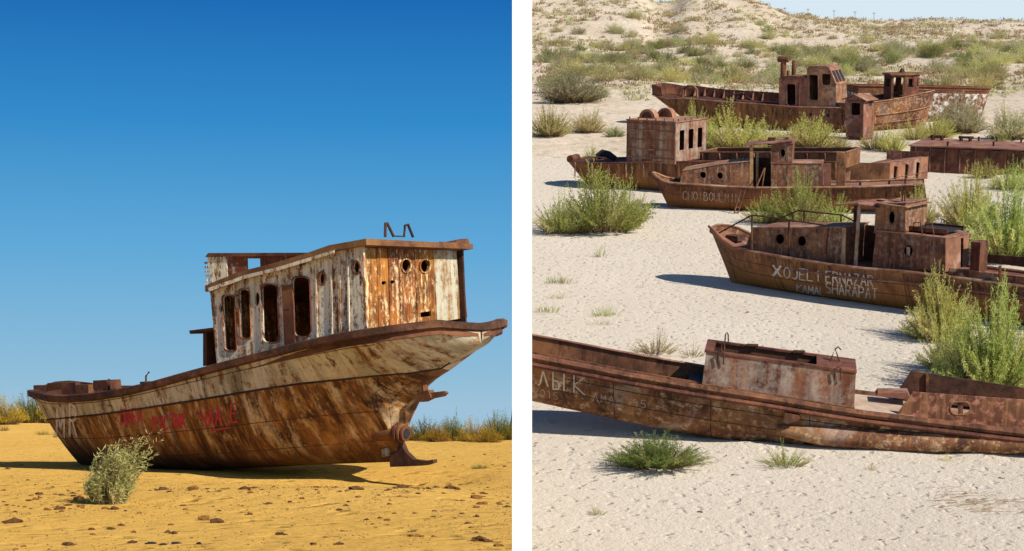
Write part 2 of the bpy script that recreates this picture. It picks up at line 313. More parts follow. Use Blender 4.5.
def zr(x, y):                                          # pale slope
    n = noise.noise
    yb = y if y > 66 else 54+12*math.exp((y-66)/12)
    b = EYE+TAN*yb-KD
    k = sstep(60, 120, y)
    b += k*(.10*n(V((x/7, y/7, 1)))+.05*n(V((x/2.6, y/2.6, 5))))
    if 84 < y < 98 and x > .5:
        q = y-(92.4-.157*(x-1)); b += (.16+.22*n(V((x/2.2, 3, 1))))*(math.exp(-((q+.15)/.8)**2)+.8*math.exp(-((q-4.2)/.9)**2))*sstep(6, 11, x)
    far = sstep(285, 400, y)
    if far > 0:
        b += far*(2.6*n(V((x/38, y/46, 7)))+1.0*n(V((x/14, y/17, 9))))
    t = sstep(470, 690, y)
    if t > 0:
        col = CX+FP*x/max(y, 500)
        pc = ctab([(500, -14), (640, -9), (655, 2), (672, 1), (690, -12), (740, -7), (765, 4), (790, 14), (850, 18), (1024, 24), (1500, 34)], col)
        ex = (32.6-pc)/FP*690
        g = abs(n(V((x/26, y/40, 11))))*1.5+abs(n(V((x/10, y/16, 12))))*.8
        b += t*ex-(t*(1-sstep(600, 690, y)))*g*(3.0 if col < 800 else 1.5)+t*n(V((x/7, y/7, 13)))*.5
    if y > 690: b -= (y-690)*(TAN+.03)-0
    return b
def terrain(name, fn, xs, ys, mat, skirt=None):
    mb = MB(); rows = [[(x, y, fn(x, y)) for x in xs] for y in ys]
    mb.grid(rows)
    o = mb.build(name, mat, smooth=False, fix=False)
    for p in o.data.polygons: p.use_smooth = True
    tag(o, kind='structure'); return o
def frange(a, b, st):
    out = []; x = a
    while x < b-1e-6: out.append(x); x += st
    return out+[b]
def graded(a, b, s0, g):
    out = [a]; s = s0
    while out[-1]+s < b: out.append(out[-1]+s); s *= g
    return out+[b]
xsL = sorted(set([-2500, -1600, -1000, -600, -380, -240, -160, -110, -80, -60, -45]+[round(q, 2) for q in frange(-36, -.1, .3)]+[PLX]))
ysL = [10, 14]+graded(17, 62, .28, 1.0)+graded(63, 3000, .8, 1.07)
terrain('sand_plain', zl, xsL, ysL, M['sandL'])
xsR = sorted(set([PLX]+[round(q, 2) for q in frange(.6, 52, .7)]+[round(q, 1) for q in frange(54, 110, 2.5)]+[130, 160, 200, 260]))
ysR = [10, 30, 45, 55]+graded(60, 230, .7, 1.0)
terrain('dune_slope', zr, xsR, ysR, M['sandR'])
xsF = sorted(set([PLX]+[round(q, 1) for q in frange(2.5, 240, 2.2)]+[260, 300, 360, 460]))
ysF = graded(230, 1000, 2.2, 1.006)
terrain('far_dunes', zr, xsF, ysF, M['sandF'])
mb = MB()                                              # steep sandy bank along the left edge of the slope
ys_ = sorted(set(ysR+ysF)); mb.grid([[(PLX, y, zr(PLX, y)) for y in ys_], [(PLX-.001, y, -14) for y in ys_]])
tag(mb.build('sand_bank', M['sandR'], fix=False), kind='structure')
mb = MB(); mb.box((-30, -30, -.5), (9, 9.999, .0))
tag(mb.build('ground', M['sandL'], fix=True), kind='structure')
# white dividing wall: tall end pier near the viewer, then a retaining wall under the edge of the plain
wall = bpy.data.objects.new('white_wall', None); C.objects.link(wall); wall.location = (0, 14, 0)
tag(wall, 'tall narrow plain white wall end standing between the ochre plain and the pale slope', 'wall')
MB().box((.001, 0, -12), (.1556, .8, 4.9)).build('wall_pier', M['white'], wall)
MB().box((.0995, .801, -12), (.1, 300, -.03)).build('retaining_face', M['nobounce'], wall)  # unseen face, coloured dark to keep bounce light off the slope
# ------------------------------------------------------------------ boats: common builders
def thing(name, F, label, cat, group=None):
    o = bpy.data.objects.new(name, None); C.objects.link(o); o.matrix_world = F.mat(); o.empty_display_size = .5
    return tag(o, label, cat, group)
def ground_thing(name, loc, label, cat, group=None, rz=0):
    o = bpy.data.objects.new(name, None); C.objects.link(o); o.location = loc; o.rotation_euler = (0, 0, rz)
    return tag(o, label, cat, group)
TT = [0, .012, .045, .10, .18, .29, .42, .56, .69, .82, .92, 1.0]
def hull(F, root, x0, x1, ss, hb, sheer, e, mats, zk=None, bot=None, rake=(0, 0), bd=.35, split=None, rail=.1, deck=True, deckmat=None, deckopen=None, caps=(False, True), railmat=None, railh=0, rakelen=.2, strake=None):
    rows, info = [], []
    for s in ss:
        x = x0+(x1-x0)*s; h = ctab(hb, s)
        def solve(tab, y, z):
            for _ in range(8):
                px, py = F.px((x, y, z)); d = F.w((x, y, z)).y
                z += (py-lerp_tab(tab, px))*d/FP/max(.3, F.ez.z)
            return z
        zs = solve(sheer, -h, 2.0)
        k = ctab(zk, s) if zk else solve(bot, -h*.55, .2)
        row = []; tt = TT
        if strake:
            zst = solve(strake, -h*.93, 1.5); ts = min(max((zst-k)/max(zs-k, .05), .0), .93); a = TT[split]
            tt = [q/a*ts if q <= a else ts+(q-a)/(1-a)*(1-ts) for q in TT]
        for t in tt:
            rk = rake[0]*(1-t)*max(0, 1-s/rakelen)-rake[1]*(1-t)*max(0, 1-(1-s)/rakelen)
            dn = .045*noise.noise(V((x*.9, t*4, h)))*min(1, h)*(1-(2*t-1)**8)
            row.append(V((x+rk, -h*(t**ctab(e, s))+dn, k+(zs-k)*t)))
        rows.append(row); info.append((x, h, zs, k))
    def shell(j0, j1, name, mat):
        mb = MB()
        full = []
        for r in rows:
            near = r[j0:j1+1]; far = [V((p.x, -p.y, p.z)) for p in near]
            full.append((near, far))
        mb.grid([q[0] for q in full]); mb.grid([q[1] for q in full])
        for on, r in ((caps[0], full[0]), (caps[1], full[-1])):
            if on:
                m = j1-j0+1; mb.add(r[0]+r[1], [(k, k+1, m+k+1, m+k) for k in range(m-1)])
        return mb, mb.build(name, mat, root, smooth=True)
    allmb = MB(); allmb.grid(rows)
    if split:
        shell(0, split, 'hull', mats[0]); shell(split, len(TT)-1, 'upper_plating', mats[1])
    else: shell(0, len(TT)-1, 'hull', mats[0])
    th = .07
    bdv = lambda s: ctab(bd, s) if isinstance(bd, list) else bd
    if deck:
        mb = MB(); inn = MB()
        for sg in (-1, 1):
            a = [(x, sg*max(h-th, .01), zs) for (x, h, zs, k) in info]
            b = [(x, sg*max(h-th, .01), zs-bdv(s)) for s, (x, h, zs, k) in zip(ss, info)]
            o_ = [(x, sg*h, zs) for (x, h, zs, k) in info]
            inn.grid([o_, a, b])
        inn.build('bulwark', mats[-1], root, smooth=True)
        for i in range(len(ss)-1):
            (xa, ha, za, _), (xb, hb_, zb, _) = info[i], info[i+1]; za -= bdv(ss[i]); zb -= bdv(ss[i+1])
            ha = max(ha-th, .01); hb_ = max(hb_-th, .01)
            if deckopen and xa >= deckopen[0]-.01 and xb <= deckopen[1]+.01:
                y0, y1 = deckopen[2], deckopen[3]
                mb.add([(xa, -ha, za), (xb, -hb_, zb), (xb, y0, zb), (xa, y0, za)], [(0, 1, 2, 3)])
                mb.add([(xa, y1, za), (xb, y1, zb), (xb, hb_, zb), (xa, ha, za)], [(0, 1, 2, 3)])
            else: mb.add([(xa, -ha, za), (xb, -hb_, zb), (xb, hb_, zb), (xa, ha, za)], [(0, 1, 2, 3)])
        mb.build('deck', deckmat or M['rust'], root)
    if rail:
        mb = MB(); near = [(x, -h-.02, zs) for (x, h, zs, k) in info]; far = [(x, h+.02, zs) for (x, h, zs, k) in info]
        if info[0][1] < .3 and info[-1][1] < .3: path = near+list(reversed(far))+[near[0]]
        elif info[0][1] < .3: path = list(reversed(far))+near
        elif info[-1][1] < .3: path = near+list(reversed(far))
        else: path = None
        if railh:
            for pth in ((path,) if path else (near, far)):
                m_ = len(pth); nn = []; cl = (V(pth[0])-V(pth[-1])).length < .5
                for k_ in range(m_):
                    a_, b_ = (pth[(k_-1) % (m_-1)], pth[(k_+1) % (m_-1)]) if cl else (pth[max(k_-1, 0)], pth[min(k_+1, m_-1)])
                    o_ = V((b_[1]-a_[1], a_[0]-b_[0], 0)); o_ = o_.normalized() if o_.length > 1e-6 else V((1, 0, 0))
                    nn.append(o_)
                xm = sum(p[0] for p in pth)/m_
                if sum(o_.dot(V((p[0]-xm, p[1], 0))) for o_, p in zip(nn, pth)) < 0: nn = [-o_ for o_ in nn]
                q = [[tuple(V(p)+o_*du+V((0, 0, dz))) for p, o_ in zip(pth, nn)] for du, dz in ((-.01, -rail*.8), (.07, -rail*.4), (.075, railh*.8), (.02, railh), (-.14, railh*.95), (-.14, -rail*.6))]
                mb.grid(q)
        else:
            for pth in ((path,) if path else (near, far)): mb.tube(pth, rail, 6)
        mb.build('rub_rail', railmat or mats[-1], root, smooth=True)
    tri = []
    bv = BVHTree.FromPolygons([V(p) for p in allmb.v], allmb.f)
    return dict(bvh=bv, info=info, rows=rows, F=F, root=root, x0=x0, x1=x1)
LEFTF = None
def panel(F, root, ax, val, outer, holes, th, mat, name='panel', rims=None, rim=1.2, rimproud=.03):
    o3 = [F.at(p[0], p[1], ax, val) for p in outer]; h3 = [[F.at(p[0], p[1], ax, val) for p in h] for h in holes]
    off = V((0, 0, 0)); off[ax] = th
    w = MB().prism(o3, h3, off).build(name, mat, root)
    if rims:
        for h, kind in zip(holes, rims):
            if not kind: continue
            cx = sum(p[0] for p in h)/len(h); cy = sum(p[1] for p in h)/len(h)
            big = []
            for p in h:
                d = math.hypot(p[0]-cx, p[1]-cy); big.append((p[0]+(p[0]-cx)/d*rim, p[1]+(p[1]-cy)/d*rim))
            pr = math.copysign(rimproud, th)
            off2 = V((0, 0, 0)); off2[ax] = pr*1.6
            a = [F.at(p[0], p[1], ax, val) for p in big]; b = [F.at(p[0], p[1], ax, val) for p in h]
            sh = V((0, 0, 0)); sh[ax] = -pr
            MB().prism([p+sh for p in a], [[p+sh for p in b]], off2).build(kind, M['creamred'] if mat == M['cream'] else mat, w)
    return w
def cabin(F, root, outer, yn, yf, holes, mat, roofmat=None, th=.08, rims=None, endholes=(), roof=True, endmat=None, over=.1, roofth=.08, rim=1.0, nb=2, leftend=True, farmat=None):
    # outer: near-side outline in picture columns/rows: bottom-left, bottom-right, top-right, ..., top-left
    w = panel(F, root, 1, yn, outer, holes, th, mat, 'side_wall', rims, rim)
    p = [F.at(q[0], q[1], 1, yn) for q in outer]
    topc = sorted([(q.x, q.z) for q in p[2:]])
    for t in (() if mat == M['hatch'] else (.31, .72)):
        x_ = p[0].x+(p[1].x-p[0].x)*t; a_ = V((x_, yn-.006, p[0].z+(p[1].z-p[0].z)*t)); b_ = V((x_, yn-.006, ctab(topc, x_)-.02))
        if F is not LEFTF and all(min(abs(F.px(a_.lerp(b_, k/4))[0]-q[0]) for k in range(5)) > .8 for h in holes for q in h): MB().tube([a_, b_], .025, 4).build('wall_seam', mat, w)
    if F is not LEFTF:
        MB().tube([p[0]+V((0, -.02, .06)), p[1]+V((0, -.02, .06))], .05, 5).build('sill_bar', M['rust'], w)
    q = [V((a.x, yf, a.z)) for a in p]
    MB().prism(q, [], (0, -th, 0)).build('side_wall', farmat or mat, root)
    em = endmat or mat
    def end(a, b, inward, hl, rr):
        ya, yb = yn+th+.002, yf-th-.002
        o3 = [V((a.x, ya, a.z)), V((a.x, yb, a.z)), V((b.x, yb, b.z)), V((b.x, ya, b.z))]
        n = V((0, 1, 0)).cross(b-a).normalized()
        h3 = [[F.atp(z[0], z[1], a, n) for z in h] for h in hl]
        return MB().prism(o3, h3, V((inward, 0, 0))).build('end_wall', em, root)
    end(p[1], p[2], -th, endholes, None)
    if leftend: end(p[0], p[-1], th, (), None)
    if roof:
        top = p[2:]; mb = MB()
        top = [V((a.x, 0, a.z+.004)) for a in top]
        top[0].x += over; top[-1].x -= over
        a = [(t.x, yn-over, t.z) for t in top]; b = [(t.x, yf+over, t.z) for t in top]
        c = [(t.x, yn-over, t.z+roofth) for t in top]; d = [(t.x, yf+over, t.z+roofth) for t in top]
        mb.grid([a, b, d, c, a]); n = len(top)
        for k in (0, n-1): mb.add([a[k], b[k], d[k], c[k]], [(0, 1, 2, 3)])
        mb.build('roof', roofmat or mat, root)
    return w, p
def pipe(F, root, pts, ax, val, r, mat, name, n=6):
    return MB().tube([F.at(p[0], p[1], ax, val) for p in pts], r, n).build(name, mat, root, smooth=True)
def lpipe(root, pts, r, mat, name, n=6): return MB().tube(pts, r, n).build(name, mat, root, smooth=True)
def lbox(root, a, b, mat, name): return MB().box(a, b).build(name, mat, root)
GL = {
 'A': [[(0,0),(.5,1),(1,0)],[(.2,.38),(.8,.38)]], 'B': [[(0,0),(0,1),(.7,.9),(.7,.6),(0,.52),(.9,.4),(.85,.05),(0,0)]],
 'C': [[(1,.85),(.6,1),(.15,.85),(0,.5),(.15,.12),(.6,0),(1,.15)]], 'E': [[(1,1),(0,1),(0,0),(1,0)],[(0,.5),(.75,.5)]],
 'F': [[(1,1),(0,1),(0,0)],[(0,.5),(.75,.5)]], 'H': [[(0,0),(0,1)],[(1,0),(1,1)],[(0,.5),(1,.5)]], 'I': [[(.5,0),(.5,1)]],
 'J': [[(.9,1),(.9,.2),(.5,0),(.1,.15)]], 'K': [[(0,0),(0,1)],[(1,1),(0,.45),(1,0)]], 'L': [[(0,1),(0,0),(.9,0)]],
 'M': [[(0,0),(.05,1),(.5,.3),(.95,1),(1,0)]], 'N': [[(0,0),(0,1),(1,0),(1,1)]], 'O': [[(.5,1),(.1,.8),(0,.5),(.1,.2),(.5,0),(.9,.2),(1,.5),(.9,.8),(.5,1)]],
 'P': [[(0,0),(0,1),(.75,.95),(.95,.75),(.75,.5),(0,.45)]], 'R': [[(0,0),(0,1),(.75,.95),(.9,.75),(.7,.52),(0,.48)],[(.4,.48),(1,0)]],
 'S': [[(1,.88),(.5,1),(.05,.8),(.2,.55),(.8,.45),(.95,.2),(.5,0),(0,.12)]], 'T': [[(0,1),(1,1)],[(.5,1),(.5,0)]],
 'U': [[(0,1),(0,.25),(.35,0),(.7,.05),(1,.3),(1,1)]], 'X': [[(0,0),(1,1)],[(0,1),(1,0)]], 'Z': [[(0,1),(1,1),(0,0),(1,0)]],
 'П': [[(0,0),(0,1),(1,1),(1,0)]], 'У': [[(0,1),(.5,.45)],[(1,1),(.35,0),(.1,.05)]], 'Ч': [[(0,1),(.05,.55),(.5,.45),(1,.6)],[(1,1),(.95,0)]],
 'И': [[(0,1),(0,0),(1,1),(1,0)]], 'Л': [[(0,0),(.2,.1),(.5,1),(1,0)]], 'Ы': [[(0,1),(0,0),(.5,.05),(.6,.3),(.4,.5),(0,.5)],[(1,1),(1,0)]],
 '.': [[(.3,0),(.4,.08)]], '2': [[(0,.8),(.4,1),(.9,.8),(.7,.5),(0,0),(1,0)]], '0': [[(.5,1),(.05,.6),(.15,.1),(.5,0),(.9,.3),(.9,.75),(.5,1)]],
 '1': [[(.2,.8),(.55,1),(.55,0)]], '5': [[(.95,1),(.15,1),(.05,.55),(.6,.6),(.95,.35),(.6,0),(0,.1)]], '9': [[(.9,.7),(.5,.5),(.1,.7),(.4,1),(.9,.8),(.7,0)]],
 '-': [[(.1,.5),(.9,.5)]], ' ': []}
CYR = str.maketrans('АЕКМНОРСТХ', 'AEKMHOPCTX')
def graffiti(Hd, items, wpx, mat, name='graffiti'):
    # items: (text, left, baseline, char width, height, slope dy/dx, gap) in picture columns/rows; strokes are laid onto the plating
    F, bv = Hd['F'], Hd['bvh']; o, _ = F.lray(0, 0)
    for text, x, y, cw, ch, slp, gap in items:
        for chh in text:
            mb = MB()
            for st in GL[chh.translate(CYR)]:
                pts = [(x+a*cw, y+a*cw*slp-b*ch) for a, b in st]; fine = []
                for (a, b), (c, d) in zip(pts, pts[1:]):
                    n = max(1, int(math.hypot(c-a, d-b)/1.2))
                    fine += [(a+(c-a)*k/n, b+(d-b)*k/n) for k in range(n)]
                fine.append(pts[-1]); hit = []
                for p in fine:
                    _, r = F.lray(*p); loc, nor, _, _ = bv.ray_cast(o, r.normalized())
                    if loc is not None:
                        if nor.dot(r) > 0: nor = -nor
                        hit.append((loc+nor*.012, nor, (loc-o).length))
                if len(hit) < 2: continue
                l, rr = [], []
                for i, (p, nn, dd) in enumerate(hit):
                    t = (hit[min(i+1, len(hit)-1)][0]-hit[max(i-1, 0)][0]); s_ = t.cross(nn)
                    if s_.length < 1e-9: s_ = V((0, 0, 1))
                    s_ = s_.normalized()*wpx*.5*dd/FP*R.uniform(.8, 1.2); l.append(p-s_); rr.append(p+s_)
                mb.grid([l, rr])
            if mb.v: mb.build('painted_letter', mat, Hd['root'], fix=False)
            x += cw+gap; y += (cw+gap)*slp
# ------------------------------------------------------------------ the boat on the ochre plain
def left_boat():
    ps = math.radians(32); he = math.radians(3.0)
    ex = V((math.cos(ps), -math.sin(ps), 0)); ey0 = V((math.sin(ps), math.cos(ps), 0)); ez0 = V((0, 0, 1))
    ey = ey0*math.cos(he)+ez0*math.sin(he); ez = ez0*math.cos(he)-ey0*math.sin(he)
    F = Frame(V((-2.15, 42, 0)), ex, ey, ez)
    global LEFTF; LEFTF = F
    root = thing('fishing_boat', F, 'big rusty fishing boat with peeling cream cabin, alone on the ochre sand', 'boat')
    S0 = lambda x: (x+12.7)/14.5
    ss = [0, .006, .015, .03, .05, .08, .12, .17, .23, .3, .38, .46, .54, .62, .69, .74, .77, .79, .815, .830, .839, .856, .876, .9, .92, .938, .955, .97, .982, .991, .997, 1]
    Hd = hull(F, root, -12.3, 1.82, ss,
      hb=[(0, .05), (.006, .3), (.015, .5), (.03, .8), (.05, 1.08), (.08, 1.4), (.12, 1.74), (.17, 2.05), (.23, 2.25), (.3, 2.42), (.46, 2.6), (.8, 2.6), (.876, 2.55), (.9, 2.48), (.92, 2.37), (.938, 2.2), (.955, 1.95), (.97, 1.65), (.982, 1.3), (.991, .95), (.997, .5), (1, .05)],
      sheer=[(30, 394), (50, 399), (75, 400), (115, 395), (150, 387), (200, 373), (250, 360), (300, 347), (340, 338), (395, 330), (438, 325), (460, 327), (485, 328.5), (508, 330)],
      e=[(0, 1), (.05, .85), (.15, .5), (.3, .30), (.6, .25), (.70, .40), (.830, 1.45), (.839, .8), (.9, .55), (1, .45)],
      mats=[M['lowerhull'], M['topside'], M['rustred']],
      zk=[(0, .0), (.3, -.03), (.5, .05), (.830, .27), (.839, 1.4), (.865, 1.9), (.92, 2.45), (1, 3.02)], strake=[(52, 419), (107, 414), (159, 406), (205, 399), (240, 393), (285, 385), (354, 377), (387, 374), (440, 371), (508, 364)], rake=(1.4, 0), rakelen=.1,
      bd=[(0, .12), (.5, .2), (1, .2)], split=8, rail=.1, railh=.12, deckmat=M['rustred'], railmat=M['railrust'], caps=(False, False))
    # strake along the knuckle between the two paint bands
    mb = MB()
    mb.tube([r[8]+V((0, -.01, 0)) for r in Hd['rows'][1:-6]], .025, 5); mb.build('strake', M['rustdark'], root)
    for j in (4, 6, 10):                                # welded plate seams
        MB().tube([r[j]+V((0, -.001, 0)) for r in Hd['rows'][2:-8]], .009, 4).build('plate_seam', M['rustdark'], root)
    yn = -2.12
    top = [(363, 246), (334, 252), (311, 260), (278, 270), (245, 278), (210, 292)]
    holes = [rrect(225, 296, 237, 350, 3, -2.5), rrect(241, 290, 251.5, 338, 3, -2), rrect(263.5, 285, 279.5, 342, 4, -2), rrect(294, 277.5, 311.5, 336, 5, -2),
             ell(221, 309, 1.8, 4), ell(257, 299, 2.4, 7), ell(322, 278.5, 3, 6), ell(356.5, 267.5, 3.4, 6)]
    w, p = cabin(F, root, [(217, 366), (367, 333)]+top, yn, 1.92, holes, M['cream'], M['rustred'], th=.06,
        rims=['window_frame', 'window_frame', 'window_frame', 'window_frame', None, None, 'porthole_rim', 'porthole_rim'], roof=False, rim=1.6, farmat=M['rustdark'], endholes=[ell(560, 260, 1, 1)][:0], endmat=M['creamend'])  # dark rust far wall paints in the cabin's dark interior
    bpy.data.objects.remove([o for o in root.children if o.name.startswith('end_wall')][0])
    # aft wall of upright boards
    cols = [364.5, 377, 388, 397.5, 414.5, 433, 456, 462]
    bot = lambda x: 331-(x-364)*.17; tp = lambda x: 246.0
    hl = {3: [ell(405.5, 265.5, 4.3, 6.3)], 4: [ell(424.5, 266, 4.6, 6.3), [(420.5, 312.5), (431, 311), (431.3, 316), (420.8, 317.5)]], 1: [ell(384, 283, 2.6, 2)], 2: [ell(392.8, 282, 2.4, 1.8)]}
    for i in range(len(cols)-1):
        a, b = cols[i]+.12, cols[i+1]-.12; lean = 6.5*(a-364)/98
        ou = [(a+1.5+4*(a-364)/98, bot(a)+3), (b+1.5+4*(b-364)/98, bot(b)+3), (b, tp(b)), (a, tp(a))]
        v = -.03+.022*((i*7) % 3)
        pw = panel(F, root, 0, v, ou, hl.get(i, []), -.05, M['palepanel'] if i == 5 else M['creamend'], 'wall_panel',
              ['porthole_rim' if i in (3, 4) and k == 0 else None for k in range(len(hl.get(i, [])))], 1.3)
        if i == 5: pw['label'] = 'pale grey panel at the end of the aft wall'
    mbv = MB(); mbv.box((-.12, yn+.07, p[1].z), (-.1, 2.0, p[2].z)); 
    # battens and door on the side wall
    for x0, x1, y0, y1 in ((329.5, 331, 259, 337), (337.5, 339.5, 256, 336), (346.5, 348, 252, 334), (259.5, 260.5, 290, 350), (314.5, 316, 265, 338)):
        panel(F, root, 1, yn-.035, [(x0+1.5, y1), (x1+1.5, y1-.5), (x1, y0), (x0, y0)], [], .03, M['cream'], 'batten')
    d = panel(F, root, 1, yn-.05, [(284.5, 349), (295, 346), (292, 284), (281.5, 286)], [], .04, M['rustred'], 'door')
    d['label'] = 'narrow rust red door between the cabin windows'
    pipe(F, d, [(284, 310), (290, 309)], 1, yn-.1, .02, M['rustdark'], 'handle')
    # roof following the sheer of the side wall
    tl = [F.at(a, b, 1, yn) for a, b in top]; tl = [V((q.x, 0, q.z)) for q in tl]; tl[0].x += .22
    mb = MB(); ya, yb = yn-.17, 2.0
    a = [(q.x, ya, q.z+.01) for q in tl]; b = [(q.x, yb, q.z+.01-.35*(k > 2)) for k, q in enumerate(tl)]; c = [(q.x, ya, q.z+.15) for q in tl]; e = [(q.x, yb, q.z+.13-.35*(k > 2)) for k, q in enumerate(tl)]
    mb.grid([a, b, e, c, a])
    for k in (0, len(tl)-1): mb.add([a[k], b[k], e[k], c[k]], [(0, 1, 2, 3)])
    mb.build('roof', M['rustred'], root)
    panel(F, root, 1, ya-.02, [(208, 292), (245, 278.5), (278, 270.5), (311, 260.5), (334, 253), (334, 250), (311, 257), (278, 267), (245, 275), (208, 288)], [], .015, M['cream'], 'fascia')
    pipe(F, root, [(440, 243.5), (456, 243.5)], 0, .12, .05, M['rustred'], 'roof_edge'); 
    MB().prism([F.at(*q, 0, .14) for q in ((456, 241), (468, 238.5), (470, 243.5), (458, 248))], [], (-.25, 0, 0)).build('roof_beam', M['rustred'], root)
    # parapet plates on the forward roof
    yp = -1.6
    panel(F, root, 1, yp, [(211, 290), (228, 284), (226, 254.5), (207, 254.5)], [], .05, M['cream'], 'parapet_plate')
    panel(F, root, 1, yp+.02, [(227, 285), (245, 278), (278, 269), (311, 259.5), (312.5, 253), (226, 254)], [[(247, 274), (260.5, 273), (260, 258.5), (246.5, 258.5)]], .05, M['creamred'], 'parapet_plate')
    panel(F, root, 1, yp-.03, [(205, 257), (313, 255.3), (313, 252.6), (208, 253)], [], .12, M['rustred'], 'parapet_rim')
    q0 = F.at(208, 290, 1, yp); q1 = F.at(206, 256, 1, yp)
    MB().prism([V((q0.x, yp+.06, q0.z)), V((q0.x, yp+.4, q0.z)), V((q1.x, yp+.4, q1.z)), V((q1.x, yp+.06, q1.z))], [], (.05, 0, 0)).build('parapet_plate', M['cream'], root)
    for k in range(6):
        q = F.at(207.4-.2*(5-k), 263+k*4.3, 1, yp); MB().box((q.x-.07, yp, q.z-.025), (q.x, yp+.05, q.z+.03)).build('rung_stub', M['cream'], root)
    # companionway hood forward of the cabin
    panel(F, root, 1, -1.7, [(190, 334), (217, 329.5), (217, 327), (189, 330.5)], [], 1.3, M['rustred'], 'hood_roof')
    panel(F, root, 1, -.45, [(203, 366), (220, 364), (218, 330), (203, 333)], [], .05, M['rustdark'], 'hood_wall')  # dark rust sheet stands in for shade in the opening under the hood
    panel(F, root, 1, -1.68, [(203.5, 366), (207, 365.5), (206.5, 333), (203.5, 333.5)], [], 1.2, M['rustred'], 'hood_wall')
    # roof brackets
    for q in ([(385.2, 237), (385.6, 223), (387.2, 223), (393.6, 236.5)], [(403.8, 237), (405, 225.5), (408, 224.5), (413, 237)]):
        pipe(F, root, q, 0, -.7, .035, M['rustdark'], 'roof_bracket')
    pipe(F, root, [(393, 236), (404, 236.5)], 0, -.7, .02, M['rustdark'], 'roof_rod')
    # stern gear
    t0 = F.at(378, 430, 1, -.2); t1 = F.at(402.5, 433, 1, -.2)
    MB().tube([t0, t0+(t1-t0)*.3, t0+(t1-t0)*.75], [.30, .25, .2], 14).build('shaft_tube', M['rustred'], root, smooth=True)
    dr = (t1-t0).normalized()
    for k in range(3): MB().tube([t1-dr*(.13-.09*k), t1-dr*(.07-.09*k)], .25-.03*k, 14).build('shaft_ring', M['rustred'], root, smooth=True)
    MB().tube([t1+dr*.06, t1+dr*.125], .12, 12).build('black_bore_plug', M['char'], root)  # black plug stands in for the shaded hollow of the tube
    MB().prism([F.at(*q, 1, -.08) for q in ((390, 430), (399, 438), (405, 452), (413, 459.5), (424, 461), (433, 459.5), (433.5, 463), (425, 465.5), (405, 466.5), (390, 467), (388, 440))], [], (0, .16, 0)).build('skeg', M['rustdark'], root)
    MB().prism([F.at(*q, 1, -.22) for q in ((381, 449.5), (386.5, 448), (387.5, 456), (382, 457))], [], (0, .15, 0)).build('pale_hole_plate', M['palepanel'], root)  # added pale plate stands in for a hole showing bright sand beyond
    yq = -.1
    pipe(F, root, [(423.5, 378), (425.5, 392)], 1, yq, .075, M['rustred'], 'rudder_stock')
    MB().prism([F.at(*q, 1, yq-.1) for q in ((416, 393), (428, 390), (431, 398), (423, 402), (416.5, 402))], [], (0, .22, 0)).build('rudder_head', M['rustred'], root)
    MB().prism([F.at(*q, 1, yq-.04) for q in ((428, 393), (444, 391), (446.5, 393), (443, 396.5), (430, 399))], [], (0, .1, 0)).build('tiller', M['rustred'], root)
    # bow gear
    MB().prism([F.at(*q, 1, 0) for q in ((93, 389), (108, 389), (107, 380), (93, 380.5))], [], (0, .5, 0)).build('bow_hatch', M['rustred'], root)
    pipe(F, root, [(109, 391), (109, 379)], 1, -.6, .035, M['rustdark'], 'bow_post')
    pipe(F, root, [(146, 386), (146, 376), (149, 372)], 1, -2.0, .025, M['rustdark'], 'bow_post')
    for a, b in ((44, 388), (58, 385), (72, 384), (85, 384.5)):
        q = F.at(a, b, 1, .5); lbox(root, (q.x-.3, .4, q.z-.3), (q.x+.22, .6, q.z+.02*(a % 5)), M['rustred'], 'bow_gear')
    panel(F, root, 1, .9, [(50, 389), (118, 391), (114, 386), (88, 382.5), (68, 380.5), (55, 381.5), (44, 385)], [], .05, M['rustred'], 'far_bulwark')
    for a, b, c, d_ in ((140, 385, 161, 379), (196, 372, 212, 366)): 
        q = F.at(a, b, 1, -1.5); q2 = F.at(c, d_, 1, -1.5); lbox(root, (q.x, -1.5, q.z-.1), (q2.x, -.6, q.z+.08), M['rustred'], 'deck_plate')
    graffiti(Hd, [('ПАFА.', 121, 425, 4.4, 15, -.1, 1.2), ('РУСТИК', 153, 431, 4.2, 14, -.12, 1.5), ('ЧЛА.E', 200, 428, 6.2, 18, -.18, 1.6), ('-', 209, 432.5, 23, 3, -.2, 0)], 2.0, M['redpaint'])
    graffiti(Hd, [('M', 57, 436, 7.5, 28, .2, 3), ('R', 70, 436, 7, 32, .1, 0)], 2.8, M['whitepaint'])
    return F
left_boat()
